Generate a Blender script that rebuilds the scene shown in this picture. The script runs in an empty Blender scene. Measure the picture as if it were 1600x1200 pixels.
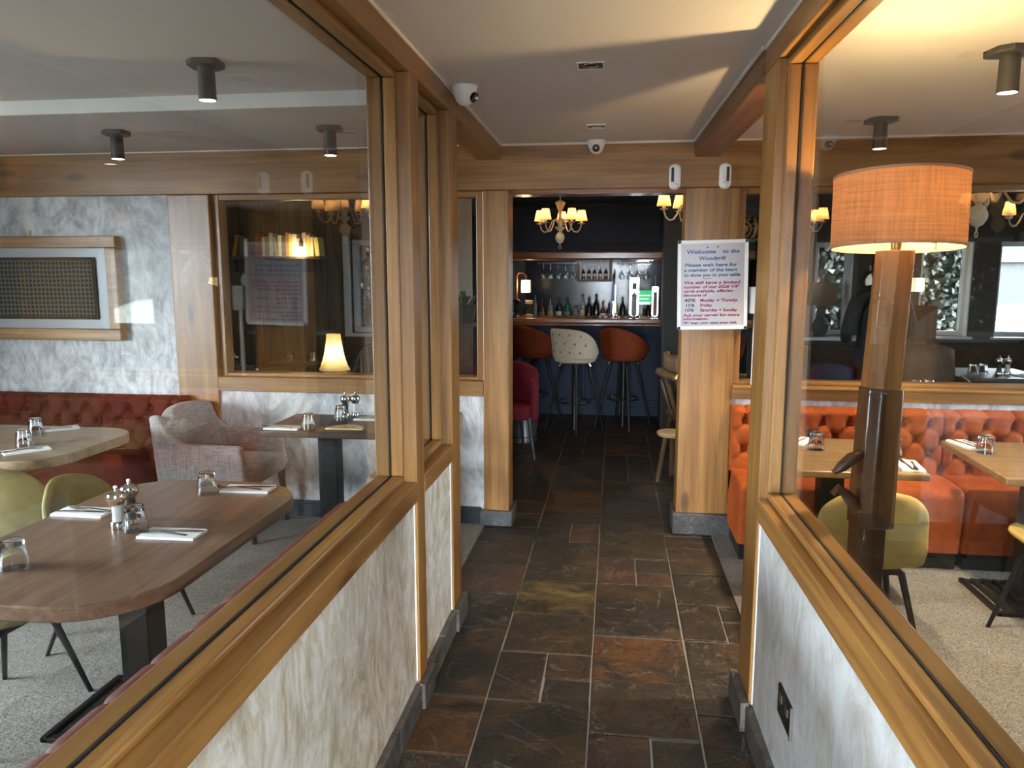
import bpy, math, random
from mathutils import Matrix, Vector
random.seed(7)
D = bpy.data
S = bpy.context.scene
C = S.collection
PI = math.pi

# ---------------------------------------------------------------- camera
f_px = 1200.0
pitch = math.atan(175.0 / f_px)
yaw = math.atan(162.0 / f_px * math.cos(pitch))
Fv = Vector((-math.sin(yaw) * math.cos(pitch), math.cos(yaw) * math.cos(pitch), -math.sin(pitch)))
Rv = Vector((math.cos(yaw), math.sin(yaw), 0))
Uv = Rv.cross(Fv)
cd = D.cameras.new('camera')
cd.sensor_width = 36.0
cd.lens = f_px / 1600.0 * 36.0
cd.clip_start = 0.05
cd.clip_end = 200
cam = D.objects.new('camera', cd)
C.objects.link(cam)
M = Matrix.Identity(4)
for i in range(3):
    M[i][0], M[i][1], M[i][2] = Rv[i], Uv[i], -Fv[i]
M[2][3] = 1.6
cam.matrix_world = M
S.camera = cam

# ---------------------------------------------------------------- sky, exposure, render options
S.view_settings.view_transform = 'Standard'
S.view_settings.look = 'None'
S.view_settings.exposure = 0.82
S.view_settings.gamma = 1.0
S.view_settings.use_curve_mapping = False
S.cycles.max_bounces = 9
S.cycles.diffuse_bounces = 4
S.cycles.glossy_bounces = 4
S.cycles.transmission_bounces = 8
S.cycles.transparent_max_bounces = 16
S.cycles.caustics_reflective = False
S.cycles.caustics_refractive = False
S.cycles.sample_clamp_indirect = 6.0
S.cycles.use_denoising = True
SKY = 100.0
W = D.worlds.new('overcast_sky')
S.world = W
W.use_nodes = True
wn = W.node_tree
wn.nodes.clear()
wo = wn.nodes.new('ShaderNodeOutputWorld')
wb = wn.nodes.new('ShaderNodeBackground')
tc = wn.nodes.new('ShaderNodeTexCoord')
sx = wn.nodes.new('ShaderNodeSeparateXYZ')
rp = wn.nodes.new('ShaderNodeValToRGB')
rp.color_ramp.elements[0].position = 0.46
rp.color_ramp.elements[0].color = (0.05, 0.05, 0.048, 1)
rp.color_ramp.elements[1].position = 0.52
rp.color_ramp.elements[1].color = (0.37, 0.41, 0.46, 1)
e_ = rp.color_ramp.elements.new(1.0)
e_.color = (1.05, 1.12, 1.2, 1)
mr = wn.nodes.new('ShaderNodeMapRange')
mr.inputs[1].default_value = -1.0
wn.links.new(tc.outputs['Generated'], sx.inputs[0])
wn.links.new(sx.outputs['Z'], mr.inputs[0])
wn.links.new(mr.outputs[0], rp.inputs[0])
wn.links.new(rp.outputs[0], wb.inputs[0])
wb.inputs[1].default_value = SKY
wn.links.new(wb.outputs[0], wo.inputs[0])
try:
    W.cycles.sampling_method = 'AUTOMATIC'
except Exception:
    pass

def portal(name, loc, rot, w, h):
    l = D.lights.new(name, 'AREA')
    l.shape = 'RECTANGLE'
    l.size, l.size_y = w, h
    l.cycles.is_portal = True
    o = D.objects.new(name, l)
    o.location = loc
    o.rotation_euler = rot
    C.objects.link(o)
    return o

def lamp(name, loc, power, color=(1, 0.72, 0.42), r=0.03, kind='POINT', rot=None, spot=1.0, parent=None):
    l = D.lights.new(name, kind)
    l.energy = power
    l.color = color
    if kind == 'POINT':
        l.shadow_soft_size = r
    if kind == 'SPOT':
        l.shadow_soft_size = r
        l.spot_size = spot
        l.spot_blend = 0.6
    o = D.objects.new(name, l)
    o.location = loc
    if rot:
        o.rotation_euler = rot
    if parent:
        o.parent = parent
    C.objects.link(o)
    return o

# openings that let daylight in; unseen side windows placed and sized for their light
DOOR_BACK = (-0.62, 0.46, -1.6, 0.05, 2.2)
WIN_SIDE_L = [(-4.9, 0.32, 2.32, 0.55, 2.38)]     # x, y0, y1, z0, z1
WIN_SIDE_R = [(4.2, 3.5, 4.5, 0.8, 2.1)]
WIN_BAR = [(2.10, 2.48), (3.16, 3.66), (3.92, 4.60), (4.95, 5.6)]   # x ranges in the wall at y=8.6, z .93-1.91
WIN_BARL = (-2.46, -1.72, 1.03, 1.90)       # wall at y=7
a, b, y, z0, z1 = DOOR_BACK
portal('daylight_portal', ((a + b) / 2, y - 0.12, (z0 + z1) / 2), (PI / 2, 0, 0), b - a, z1 - z0)
for x, y0, y1, z0, z1 in WIN_SIDE_L:
    portal('daylight_portal', (x - 0.12, (y0 + y1) / 2, (z0 + z1) / 2), (PI / 2, 0, -PI / 2), y1 - y0, z1 - z0)
for x, y0, y1, z0, z1 in WIN_SIDE_R:
    portal('daylight_portal', (x + 0.12, (y0 + y1) / 2, (z0 + z1) / 2), (PI / 2, 0, PI / 2), y1 - y0, z1 - z0)

# ---------------------------------------------------------------- node helpers and materials
class NT:
    def __init__(s, name):
        s.m = D.materials.new(name)
        s.m.use_nodes = True
        s.t = s.m.node_tree
        s.t.nodes.clear()
        s.out = s.t.nodes.new('ShaderNodeOutputMaterial')
    def n(s, kind, **kw):
        nd = s.t.nodes.new('ShaderNode' + kind)
        for k, v in kw.items():
            setattr(nd, k, v)
        return nd
    def l(s, a, b):
        s.t.links.new(a, b)
    def put(s, inp, v):
        if isinstance(v, (int, float)):
            inp.default_value = v
        elif isinstance(v, tuple):
            inp.default_value = v if len(v) == 4 or inp.type == 'VECTOR' else (*v, 1)
        else:
            s.l(v, inp)
    def coord(s, scale=(1, 1, 1), kind='Object', loc=(0, 0, 0), rot=(0, 0, 0)):
        t = s.n('TexCoord')
        m = s.n('Mapping')
        m.inputs['Scale'].default_value = scale
        m.inputs['Location'].default_value = loc
        m.inputs['Rotation'].default_value = rot
        s.l(t.outputs[kind], m.inputs['Vector'])
        return m.outputs[0]
    def noise(s, vec, scale=5, detail=4, rough=0.55, dist=0.0):
        t = s.n('TexNoise')
        s.l(vec, t.inputs['Vector'])
        t.inputs['Scale'].default_value = scale
        t.inputs['Detail'].default_value = detail
        t.inputs['Roughness'].default_value = rough
        t.inputs['Distortion'].default_value = dist
        return t.outputs['Fac']
    def voronoi(s, vec, scale=5, feature='F1', out='Distance', rand=1.0):
        t = s.n('TexVoronoi', feature=feature)
        s.l(vec, t.inputs['Vector'])
        t.inputs['Scale'].default_value = scale
        t.inputs['Randomness'].default_value = rand
        return t.outputs[out]
    def ramp(s, fac, stops, interp='LINEAR'):
        r = s.n('ValToRGB')
        cr = r.color_ramp
        cr.interpolation = interp
        while len(cr.elements) < len(stops):
            cr.elements.new(0.5)
        for e, (p, c) in zip(cr.elements, stops):
            e.position = p
            e.color = (c, c, c, 1) if isinstance(c, (int, float)) else (*c, 1)
        s.l(fac, r.inputs[0])
        return r.outputs[0]
    def math(s, op, a, b=0.0):
        m = s.n('Math', operation=op)
        s.put(m.inputs[0], a)
        s.put(m.inputs[1], b)
        return m.outputs[0]
    def mix(s, fac, a, b, mode='MIX'):
        m = s.n('MixRGB', blend_type=mode)
        s.put(m.inputs[0], fac)
        s.put(m.inputs[1], a)
        s.put(m.inputs[2], b)
        return m.outputs[0]
    def bump(s, h, strength=0.2, dist=0.01):
        b = s.n('Bump')
        b.inputs['Strength'].default_value = strength
        b.inputs['Distance'].default_value = dist
        s.l(h, b.inputs['Height'])
        return b.outputs[0]
    def bsdf(s, col, rough=0.5, normal=None, **kw):
        p = s.n('BsdfPrincipled')
        s.put(p.inputs['Base Color'], col)
        s.put(p.inputs['Roughness'], rough)
        if normal is not None:
            s.l(normal, p.inputs['Normal'])
        for k, v in kw.items():
            s.put(p.inputs[k.replace('_', ' ')], v)
        s.l(p.outputs[0], s.out.inputs[0])
        return p

def plain(name, col, rough=0.5, metal=0.0, **kw):
    n = NT(name)
    n.bsdf(col, rough, Metallic=metal, **kw)
    return n.m

def wood(name, axis, c0, c1, c2, rough=0.42, knots=True, scale=1.0, rand=False, bump=0.12):
    n = NT(name)
    st = [9 * scale] * 3
    st[axis] = 0.7 * scale
    loc = (0, 0, 0)
    v = n.coord(tuple(st))
    if rand:
        oi = n.n('ObjectInfo')
        vm = n.n('VectorMath', operation='ADD')
        n.l(v, vm.inputs[0])
        cx = n.n('CombineXYZ')
        for i in range(3):
            n.l(n.math('MULTIPLY', oi.outputs['Random'], 37.0 + 11 * i), cx.inputs[i])
        n.l(cx.outputs[0], vm.inputs[1])
        v = vm.outputs[0]
    a = n.noise(v, 1.2, 5, 0.6, 1.4)
    st2 = [70 * scale] * 3
    st2[axis] = 2.2 * scale
    b = n.noise(n.coord(tuple(st2)), 1.0, 3, 0.6, 0.3)
    rings = n.n('TexWave', wave_type='BANDS', bands_direction='DIAGONAL')
    n.l(v, rings.inputs['Vector'])
    rings.inputs['Scale'].default_value = 0.55
    rings.inputs['Distortion'].default_value = 7.0
    rings.inputs['Detail'].default_value = 2.5
    rings.inputs['Detail Scale'].default_value = 0.8
    base = n.ramp(a, [(0.30, c0), (0.5, c1), (0.70, c2)])
    base = n.mix(0.22, base, n.ramp(rings.outputs['Fac'], [(0.0, c0), (0.6, c1), (1.0, c2)]))
    base = n.mix(n.ramp(b, [(0.34, 0.45), (0.54, 0.0)]), base, tuple(x * 0.6 for x in c0))
    if knots:
        st3 = [2.6] * 3
        st3[axis] = 0.9
        kd = n.voronoi(n.coord(tuple(st3), loc=(0.3, 0.7, 0.2)), 1.6)
        base = n.mix(n.ramp(kd, [(0.0, 0.9), (0.085, 0.65), (0.13, 0.0)]), base, tuple(x * 0.28 for x in c0))
    n.bsdf(base, rough, n.bump(b, bump, 0.004))
    return n.m

OC = ((0.165, 0.070, 0.0155), (0.255, 0.120, 0.030), (0.335, 0.172, 0.049))
oakX = wood('oak_grain_x', 0, *OC)
oakY = wood('oak_grain_y', 1, *OC, rough=0.34)
oakZ = wood('oak_grain_z', 2, *OC, rough=0.34)
BE = ((0.10, 0.040, 0.014), (0.17, 0.072, 0.026), (0.24, 0.11, 0.042))
beamY = wood('brown_beam', 1, *BE)
walnutY = wood('table_brown_y', 1, (0.105, 0.056, 0.032), (0.175, 0.098, 0.058), (0.245, 0.145, 0.09), rough=0.3, knots=False, scale=1.6)
oaktopX = wood('table_oak_x', 0, (0.12, 0.07, 0.03), (0.20, 0.122, 0.056), (0.27, 0.175, 0.085), rough=0.33, knots=True, scale=1.2)
paletop = wood('table_pale', 0, (0.14, 0.095, 0.055), (0.215, 0.155, 0.092), (0.28, 0.21, 0.135), rough=0.3, knots=False, scale=1.3)
darktop = wood('table_dark', 0, (0.022, 0.014, 0.010), (0.04, 0.025, 0.018), (0.06, 0.04, 0.03), rough=0.42, knots=False)
lampwood = wood('lamp_wood', 2, (0.16, 0.065, 0.02), (0.26, 0.115, 0.035), (0.36, 0.17, 0.06), rough=0.35, knots=False)
lampdark = wood('lamp_dark_wood', 2, (0.045, 0.018, 0.008), (0.085, 0.038, 0.016), (0.14, 0.068, 0.03), rough=0.3, knots=False)
plankM = wood('old_plank', 2, (0.06, 0.042, 0.026), (0.115, 0.082, 0.05), (0.19, 0.14, 0.09), rough=0.6, rand=True)
barwood = wood('bar_wood', 0, (0.15, 0.05, 0.018), (0.24, 0.088, 0.03), (0.31, 0.125, 0.045), rough=0.18, knots=False)
rawwood = wood('raw_wood', 2, (0.085, 0.045, 0.017), (0.14, 0.08, 0.032), (0.20, 0.12, 0.052), rough=0.5, knots=False)
palewood = wood('pale_board', 0, (0.5, 0.36, 0.2), (0.62, 0.47, 0.28), (0.7, 0.56, 0.36), rough=0.5, knots=False)
framewood = wood('picture_oak', 0, (0.20, 0.095, 0.03), (0.33, 0.175, 0.06), (0.42, 0.25, 0.10), rough=0.4, knots=False)

def plaster(name, c0, c1, c2, sc=1.0, bump=0.35, dark=None):
    """trowelled polished plaster: overlapping slanted strokes in several tones"""
    n = NT(name)
    a = n.noise(n.coord((4.5 * sc, 4.5 * sc, 2.6 * sc)), 1.3, 7, 0.66, 2.2)
    b = n.noise(n.coord((10 * sc, 10 * sc, 4.5 * sc), rot=(0.7, 0.5, 0.2)), 1.0, 6, 0.72, 2.0)
    c = n.noise(n.coord((5 * sc, 5 * sc, 2.8 * sc), rot=(0.55, -0.5, 0.1)), 1.1, 7, 0.7, 2.8)
    base = n.ramp(a, [(0.36, c0), (0.47, c1), (0.60, c2)])
    base = n.mix(n.ramp(b, [(0.34, 0.55), (0.52, 0.0)]), base, c0)
    base = n.mix(n.ramp(c, [(0.50, 0.0), (0.68, 0.7)]), base, c2)
    base = n.mix(n.ramp(c, [(0.28, 0.5), (0.42, 0.0)]), base, dark or tuple(x * 0.85 for x in c0))
    h = n.mix(0.5, b, c)
    n.bsdf(base, 0.5, n.bump(h, bump, 0.006))
    return n.m

plasterL = plaster('plaster_cream', (0.34, 0.275, 0.185), (0.50, 0.445, 0.35), (0.65, 0.62, 0.56), 1.1)
plasterR = plaster('plaster_grey', (0.36, 0.335, 0.30), (0.45, 0.44, 0.425), (0.54, 0.545, 0.555), 1.0)
plasterF = plaster('plaster_marbled', (0.27, 0.26, 0.255), (0.42, 0.415, 0.415), (0.60, 0.60, 0.605), 0.8)
def paint(name, col, b=0.08):
    n = NT(name)
    a = n.noise(n.coord((1, 1, 1)), 2.0, 4, 0.6)
    g = n.noise(n.coord((1, 1, 1)), 120, 2, 0.5)
    n.bsdf(n.mix(n.ramp(a, [(0.35, 0.10), (0.65, 0.0)]), col, tuple(x * 0.8 for x in col)), 0.7, n.bump(g, b, 0.002))
    return n.m
ceilM = paint('ceiling_white', (0.62, 0.605, 0.59))
whitepaint = paint('white_paint', (0.74, 0.73, 0.70))
wallpale = paint('wall_pale', (0.62, 0.60, 0.56))
walltaupe = paint('wall_taupe', (0.13, 0.115, 0.10))
walldark = paint('wall_dark', (0.045, 0.043, 0.043))
navy = paint('navy_paint', (0.005, 0.010, 0.022))
navyfront = paint('bar_front_blue', (0.008, 0.018, 0.042))
basenavy = plain('baseboard_navy', (0.018, 0.026, 0.034), 0.4)
blackwood = paint('black_timber', (0.03, 0.031, 0.032), 0.3)

def slate(name, cols, rough=0.3, tint=None, patch=0.6, relief=0.7):
    n = NT(name)
    oi = n.n('ObjectInfo')
    v0 = n.coord((1, 1, 1))
    cx = n.n('CombineXYZ')
    n.l(n.math('MULTIPLY', oi.outputs['Random'], 91.0), cx.inputs[0])
    n.l(n.math('MULTIPLY', oi.outputs['Random'], 57.0), cx.inputs[1])
    va = n.n('VectorMath', operation='ADD')
    n.l(v0, va.inputs[0])
    n.l(cx.outputs[0], va.inputs[1])
    v = va.outputs[0]
    a = n.noise(v, 5.5, 8, 0.7, 1.2)
    b = n.noise(v, 30, 6, 0.75, 0.6)
    c = n.noise(v, 2.6, 5, 0.6, 0.8)
    rnd = n.ramp(oi.outputs['Random'], [(0.0, cols[0]), (0.3, cols[1]), (0.55, cols[2]), (0.8, cols[3]), (1.0, cols[4])])
    dk = (0.013, 0.012, 0.011)
    base = n.mix(n.ramp(a, [(0.40, patch), (0.56, 0.0)]), rnd, dk)
    base = n.mix(n.ramp(c, [(0.50, 0.0), (0.66, 0.75)]), base, tint or (0.062, 0.036, 0.016))
    base = n.mix(n.ramp(b, [(0.34, 0.7), (0.48, 0.0)]), base, dk)
    base = n.mix(n.ramp(b, [(0.60, 0.0), (0.74, 0.45)]), base, (0.10, 0.085, 0.065))
    vein = n.ramp(n.math('ABSOLUTE', n.math('SUBTRACT', n.noise(v, 2.2, 4, 0.55, 1.6), 0.5)), [(0.0, 0.45), (0.007, 0.0)])
    base = n.mix(vein, base, (0.17, 0.155, 0.13))
    st = n.ramp(a, [(0.42, 0.0), (0.45, 0.35), (0.52, 0.4), (0.55, 1.0)])
    h = n.mix(0.45, st, b)
    n.bsdf(base, n.ramp(b, [(0.3, rough - 0.06), (0.7, rough + 0.2)]), n.bump(h, relief, 0.012), Specular_IOR_Level=0.3)
    return n.m
SC = [(0.015, 0.0135, 0.012), (0.023, 0.0185, 0.014), (0.033, 0.023, 0.014), (0.020, 0.017, 0.0145), (0.040, 0.024, 0.013)]
slateM = slate('slate', SC, 0.33)
rustM = slate('slate_rust', [(0.060, 0.027, 0.011)] * 5, 0.38, (0.105, 0.046, 0.015), 0.9)
ochreM = slate('slate_ochre', [(0.06, 0.042, 0.016)] * 5, 0.36, (0.17, 0.115, 0.035), 0.9, 1.0)
purpleM = slate('slate_plum', [(0.046, 0.026, 0.018)] * 5, 0.34, (0.075, 0.036, 0.02))
grout = plain('grout', (0.15, 0.135, 0.115), 0.85)
stoneM = slate('plinth_stone', [(0.06, 0.058, 0.056)] * 5, 0.5, (0.10, 0.098, 0.095), 0.4, 0.4)
skirtM = slate('skirting_slate', [(0.055, 0.05, 0.045), (0.075, 0.065, 0.055), (0.06, 0.05, 0.046), (0.09, 0.08, 0.072), (0.07, 0.055, 0.045)], 0.42, (0.13, 0.115, 0.095), 0.5, 0.5)

def carpet(name, c0, c1):
    n = NT(name)
    v = n.coord((1, 1, 1))
    a = n.noise(v, 150, 3, 0.8)
    b = n.noise(v, 6, 4, 0.6)
    base = n.ramp(a, [(0.34, c0), (0.66, c1)])
    base = n.mix(n.ramp(b, [(0.4, 0.18), (0.7, 0.0)]), base, c0)
    n.bsdf(base, 0.95, n.bump(a, 0.8, 0.006), Specular_IOR_Level=0.1)
    return n.m
carpetM = carpet('carpet_beige', (0.06, 0.056, 0.049), (0.33, 0.308, 0.27))

def velvet(name, c0, c1, sheen=0.6, tint=None):
    n = NT(name)
    v = n.coord((1, 1, 1))
    a = n.noise(v, 7, 5, 0.6, 1.0)
    b = n.noise(v, 300, 2, 0.5)
    base = n.ramp(a, [(0.3, c0), (0.7, c1)])
    n.bsdf(base, 0.75, n.bump(b, 0.15, 0.001), Specular_IOR_Level=0.2, Sheen_Weight=sheen, Sheen_Roughness=0.4, Sheen_Tint=tint or c1)
    return n.m
orangeV = velvet('velvet_burnt_orange', (0.215, 0.038, 0.0055), (0.34, 0.070, 0.0095), 0.15)
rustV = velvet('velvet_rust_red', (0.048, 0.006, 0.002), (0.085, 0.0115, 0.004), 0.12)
maroonV = velvet('velvet_brick_red', (0.055, 0.009, 0.006), (0.09, 0.015, 0.010), 0.1)
mustardV = velvet('velvet_mustard', (0.31, 0.22, 0.062), (0.43, 0.32, 0.105), 0.2)
oliveV = velvet('velvet_olive_gold', (0.15, 0.12, 0.045), (0.22, 0.185, 0.08), 0.15)
stoolV = velvet('velvet_stool_rust', (0.12, 0.020, 0.005), (0.20, 0.036, 0.009), 0.15)
raspV = velvet('velvet_raspberry', (0.09, 0.005, 0.01), (0.14, 0.008, 0.017), 0.2)
creamL = velvet('cream_leather', (0.42, 0.35, 0.25), (0.52, 0.44, 0.33), 0.1)
brownL = velvet('brown_leather', (0.06, 0.033, 0.02), (0.10, 0.058, 0.036), 0.0)
yellowC = velvet('cushion_ochre', (0.30, 0.15, 0.02), (0.42, 0.23, 0.04), 0.3)
taupeF = velvet('taupe_fabric', (0.20, 0.155, 0.115), (0.27, 0.215, 0.165), 0.2)
blueF = velvet('blue_grey_fabric', (0.045, 0.07, 0.11), (0.07, 0.10, 0.15), 0.2)
def linen(name, c0, c1, sc=260):
    n = NT(name)
    v = n.coord((1, 1, 1))
    w1 = n.noise(n.coord((sc, sc, 14)), 1, 2, 0.5)
    w2 = n.noise(n.coord((14, 14, sc)), 1, 2, 0.5)
    base = n.ramp(n.mix(0.5, w1, w2), [(0.4, c0), (0.6, c1)])
    n.bsdf(base, 0.9, n.bump(w1, 0.2, 0.002), Sheen_Weight=0.2)
    return n.m
greylinen = linen('grey_linen', (0.17, 0.15, 0.14), (0.33, 0.305, 0.29))
tweed = linen('tweed', (0.30, 0.28, 0.25), (0.45, 0.42, 0.38))

blackM = plain('black_metal', (0.012, 0.012, 0.013), 0.42, 0.3)
castM = plain('black_cast_iron', (0.012, 0.012, 0.013), 0.38, 0.4)
spotM = plain('spot_charcoal', (0.035, 0.036, 0.034), 0.5)
chrome = plain('chrome', (0.75, 0.74, 0.72), 0.12, 1.0)
steel = plain('steel_cutlery', (0.35, 0.35, 0.36), 0.2, 1.0)
brassM = plain('brass', (0.5, 0.32, 0.11), 0.3, 1.0)
galv = plain('galvanised', (0.35, 0.36, 0.37), 0.35, 0.9)
gasket = plain('black_gasket', (0.006, 0.006, 0.006), 0.6)
whiteP = plain('white_plastic', (0.78, 0.78, 0.76), 0.35)
greyP = plain('grey_plastic', (0.42, 0.47, 0.50), 0.4)
blackP = plain('black_plastic', (0.01, 0.01, 0.011), 0.25)
napM = plain('napkin_white', (0.80, 0.80, 0.79), 0.85)
boardW = plain('whiteboard', (0.50, 0.48, 0.50), 0.3)
pvc = plain('window_frame_white', (0.62, 0.65, 0.69), 0.35)
creamP = plain('cream_enamel', (0.62, 0.52, 0.38), 0.35)
dbronze = plain('dark_bronze', (0.05, 0.04, 0.03), 0.4, 0.6)
gold = plain('dull_gold', (0.32, 0.22, 0.07), 0.45, 0.6)
saltM = plain('salt', (0.75, 0.74, 0.72), 0.7)
pepperM = plain('peppercorn', (0.05, 0.035, 0.025), 0.8)
skinM = plain('skin', (0.45, 0.27, 0.19), 0.55)
hairM = plain('dark_hair', (0.012, 0.009, 0.008), 0.6)
jacketM = plain('black_jacket', (0.009, 0.009, 0.010), 0.75)
trouserM = plain('brown_trousers', (0.045, 0.024, 0.017), 0.85)
shoeM = plain('black_shoe', (0.01, 0.01, 0.01), 0.5)

def glass(name, f0=0.04, tint=(0.97, 0.985, 0.98), rough=0.0, top=0.96):
    n = NT(name)
    g = n.n('NewGeometry')
    dp = n.n('VectorMath', operation='DOT_PRODUCT')
    n.l(g.outputs['Normal'], dp.inputs[0])
    n.l(g.outputs['Incoming'], dp.inputs[1])
    c = n.math('ABSOLUTE', dp.outputs['Value'])
    k = n.math('POWER', n.math('SUBTRACT', 1.0, c), 5.0)
    fr = n.math('ADD', n.math('MULTIPLY', k, top), f0)
    tr = n.n('BsdfTransparent')
    tr.inputs[0].default_value = (*tint, 1)
    gl = n.n('BsdfGlossy')
    gl.inputs['Roughness'].default_value = rough
    mx = n.n('MixShader')
    n.l(fr, mx.inputs[0])
    n.l(tr.outputs[0], mx.inputs[1])
    n.l(gl.outputs[0], mx.inputs[2])
    n.l(mx.outputs[0], n.out.inputs[0])
    return n.m
paneM = glass('window_glass')
_g = NT('tumbler_glass')
_b = _g.n('BsdfGlass')
_b.inputs['IOR'].default_value = 1.46
_b.inputs['Roughness'].default_value = 0.0
_b.inputs['Color'].default_value = (0.98, 0.99, 0.99, 1)
_g.l(_b.outputs[0], _g.out.inputs[0])
tumblerM = _g.m
thinM = glass('thin_glass', 0.05, (0.95, 0.965, 0.965))
def bottleglass(name, col):
    n = NT(name)
    p = n.bsdf(col, 0.08, Specular_IOR_Level=0.8)
    tr = n.n('BsdfTransparent')
    tr.inputs[0].default_value = (*[min(1, c * 4 + 0.15) for c in col], 1)
    mx = n.n('MixShader')
    mx.inputs[0].default_value = 0.55
    n.l(tr.outputs[0], mx.inputs[1])
    n.l(p.outputs[0], mx.inputs[2])
    n.l(mx.outputs[0], n.out.inputs[0])
    return n.m
bclear = bottleglass('bottle_clear', (0.30, 0.31, 0.31))
bgreen = bottleglass('bottle_green', (0.01, 0.16, 0.05))
bdark = bottleglass('bottle_dark', (0.012, 0.014, 0.012))
bamber = bottleglass('bottle_amber', (0.19, 0.06, 0.015))
byellow = bottleglass('bottle_yellow', (0.30, 0.30, 0.02))

def glow(name, col, strength, base=None):
    n = NT(name)
    n.bsdf(base or col, 0.8, Emission_Color=col, Emission_Strength=strength)
    return n.m
bulbM = glow('bulb', (1, 0.80, 0.45), 14)
spotglow = glow('spot_lens', (1, 0.86, 0.62), 9)
def shade(name, c_in, thick=0.6, tex=None, trans=0.5):
    """woven lampshade that lets the bulb shine through"""
    n = NT(name)
    w1 = n.noise(n.coord((5, 5, 160)), 1, 3, 0.6)
    w2 = n.noise(n.coord((150, 150, 3)), 1, 3, 0.6)
    base = n.ramp(n.mix(0.5, w1, w2), [(0.38, tuple(c * 0.62 for c in c_in)), (0.6, c_in)])
    df = n.n('BsdfDiffuse')
    n.l(base, df.inputs[0])
    tl = n.n('BsdfTranslucent')
    n.l(base, tl.inputs[0])
    mx = n.n('MixShader')
    mx.inputs[0].default_value = trans
    n.l(df.outputs[0], mx.inputs[1])
    n.l(tl.outputs[0], mx.inputs[2])
    n.l(mx.outputs[0], n.out.inputs[0])
    return n.m
drumM = shade('drum_shade_linen', (0.62, 0.33, 0.20), trans=0.45)
druminM = shade('drum_lining', (0.9, 0.78, 0.55), trans=0.55)
candleshade = shade('candle_shade', (0.85, 0.55, 0.27), trans=0.65)
bellM = shade('bell_shade', (0.85, 0.68, 0.42), trans=0.6)
lanternM = glow('lantern_paper', (1.0, 0.74, 0.38), 1.7)
tapglow = glow('tap_light', (0.85, 0.93, 1.0), 3.2)
tagreen = glow('sign_green', (0.02, 0.30, 0.10), 0.5)
txtwhite = plain('letter_white', (0.85, 0.85, 0.85), 0.6)
inkB = plain('ink_blue', (0.03, 0.13, 0.30), 0.6)
inkM = plain('ink_magenta', (0.30, 0.03, 0.12), 0.6)
inkP = plain('ink_purple', (0.10, 0.06, 0.16), 0.6)

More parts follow.
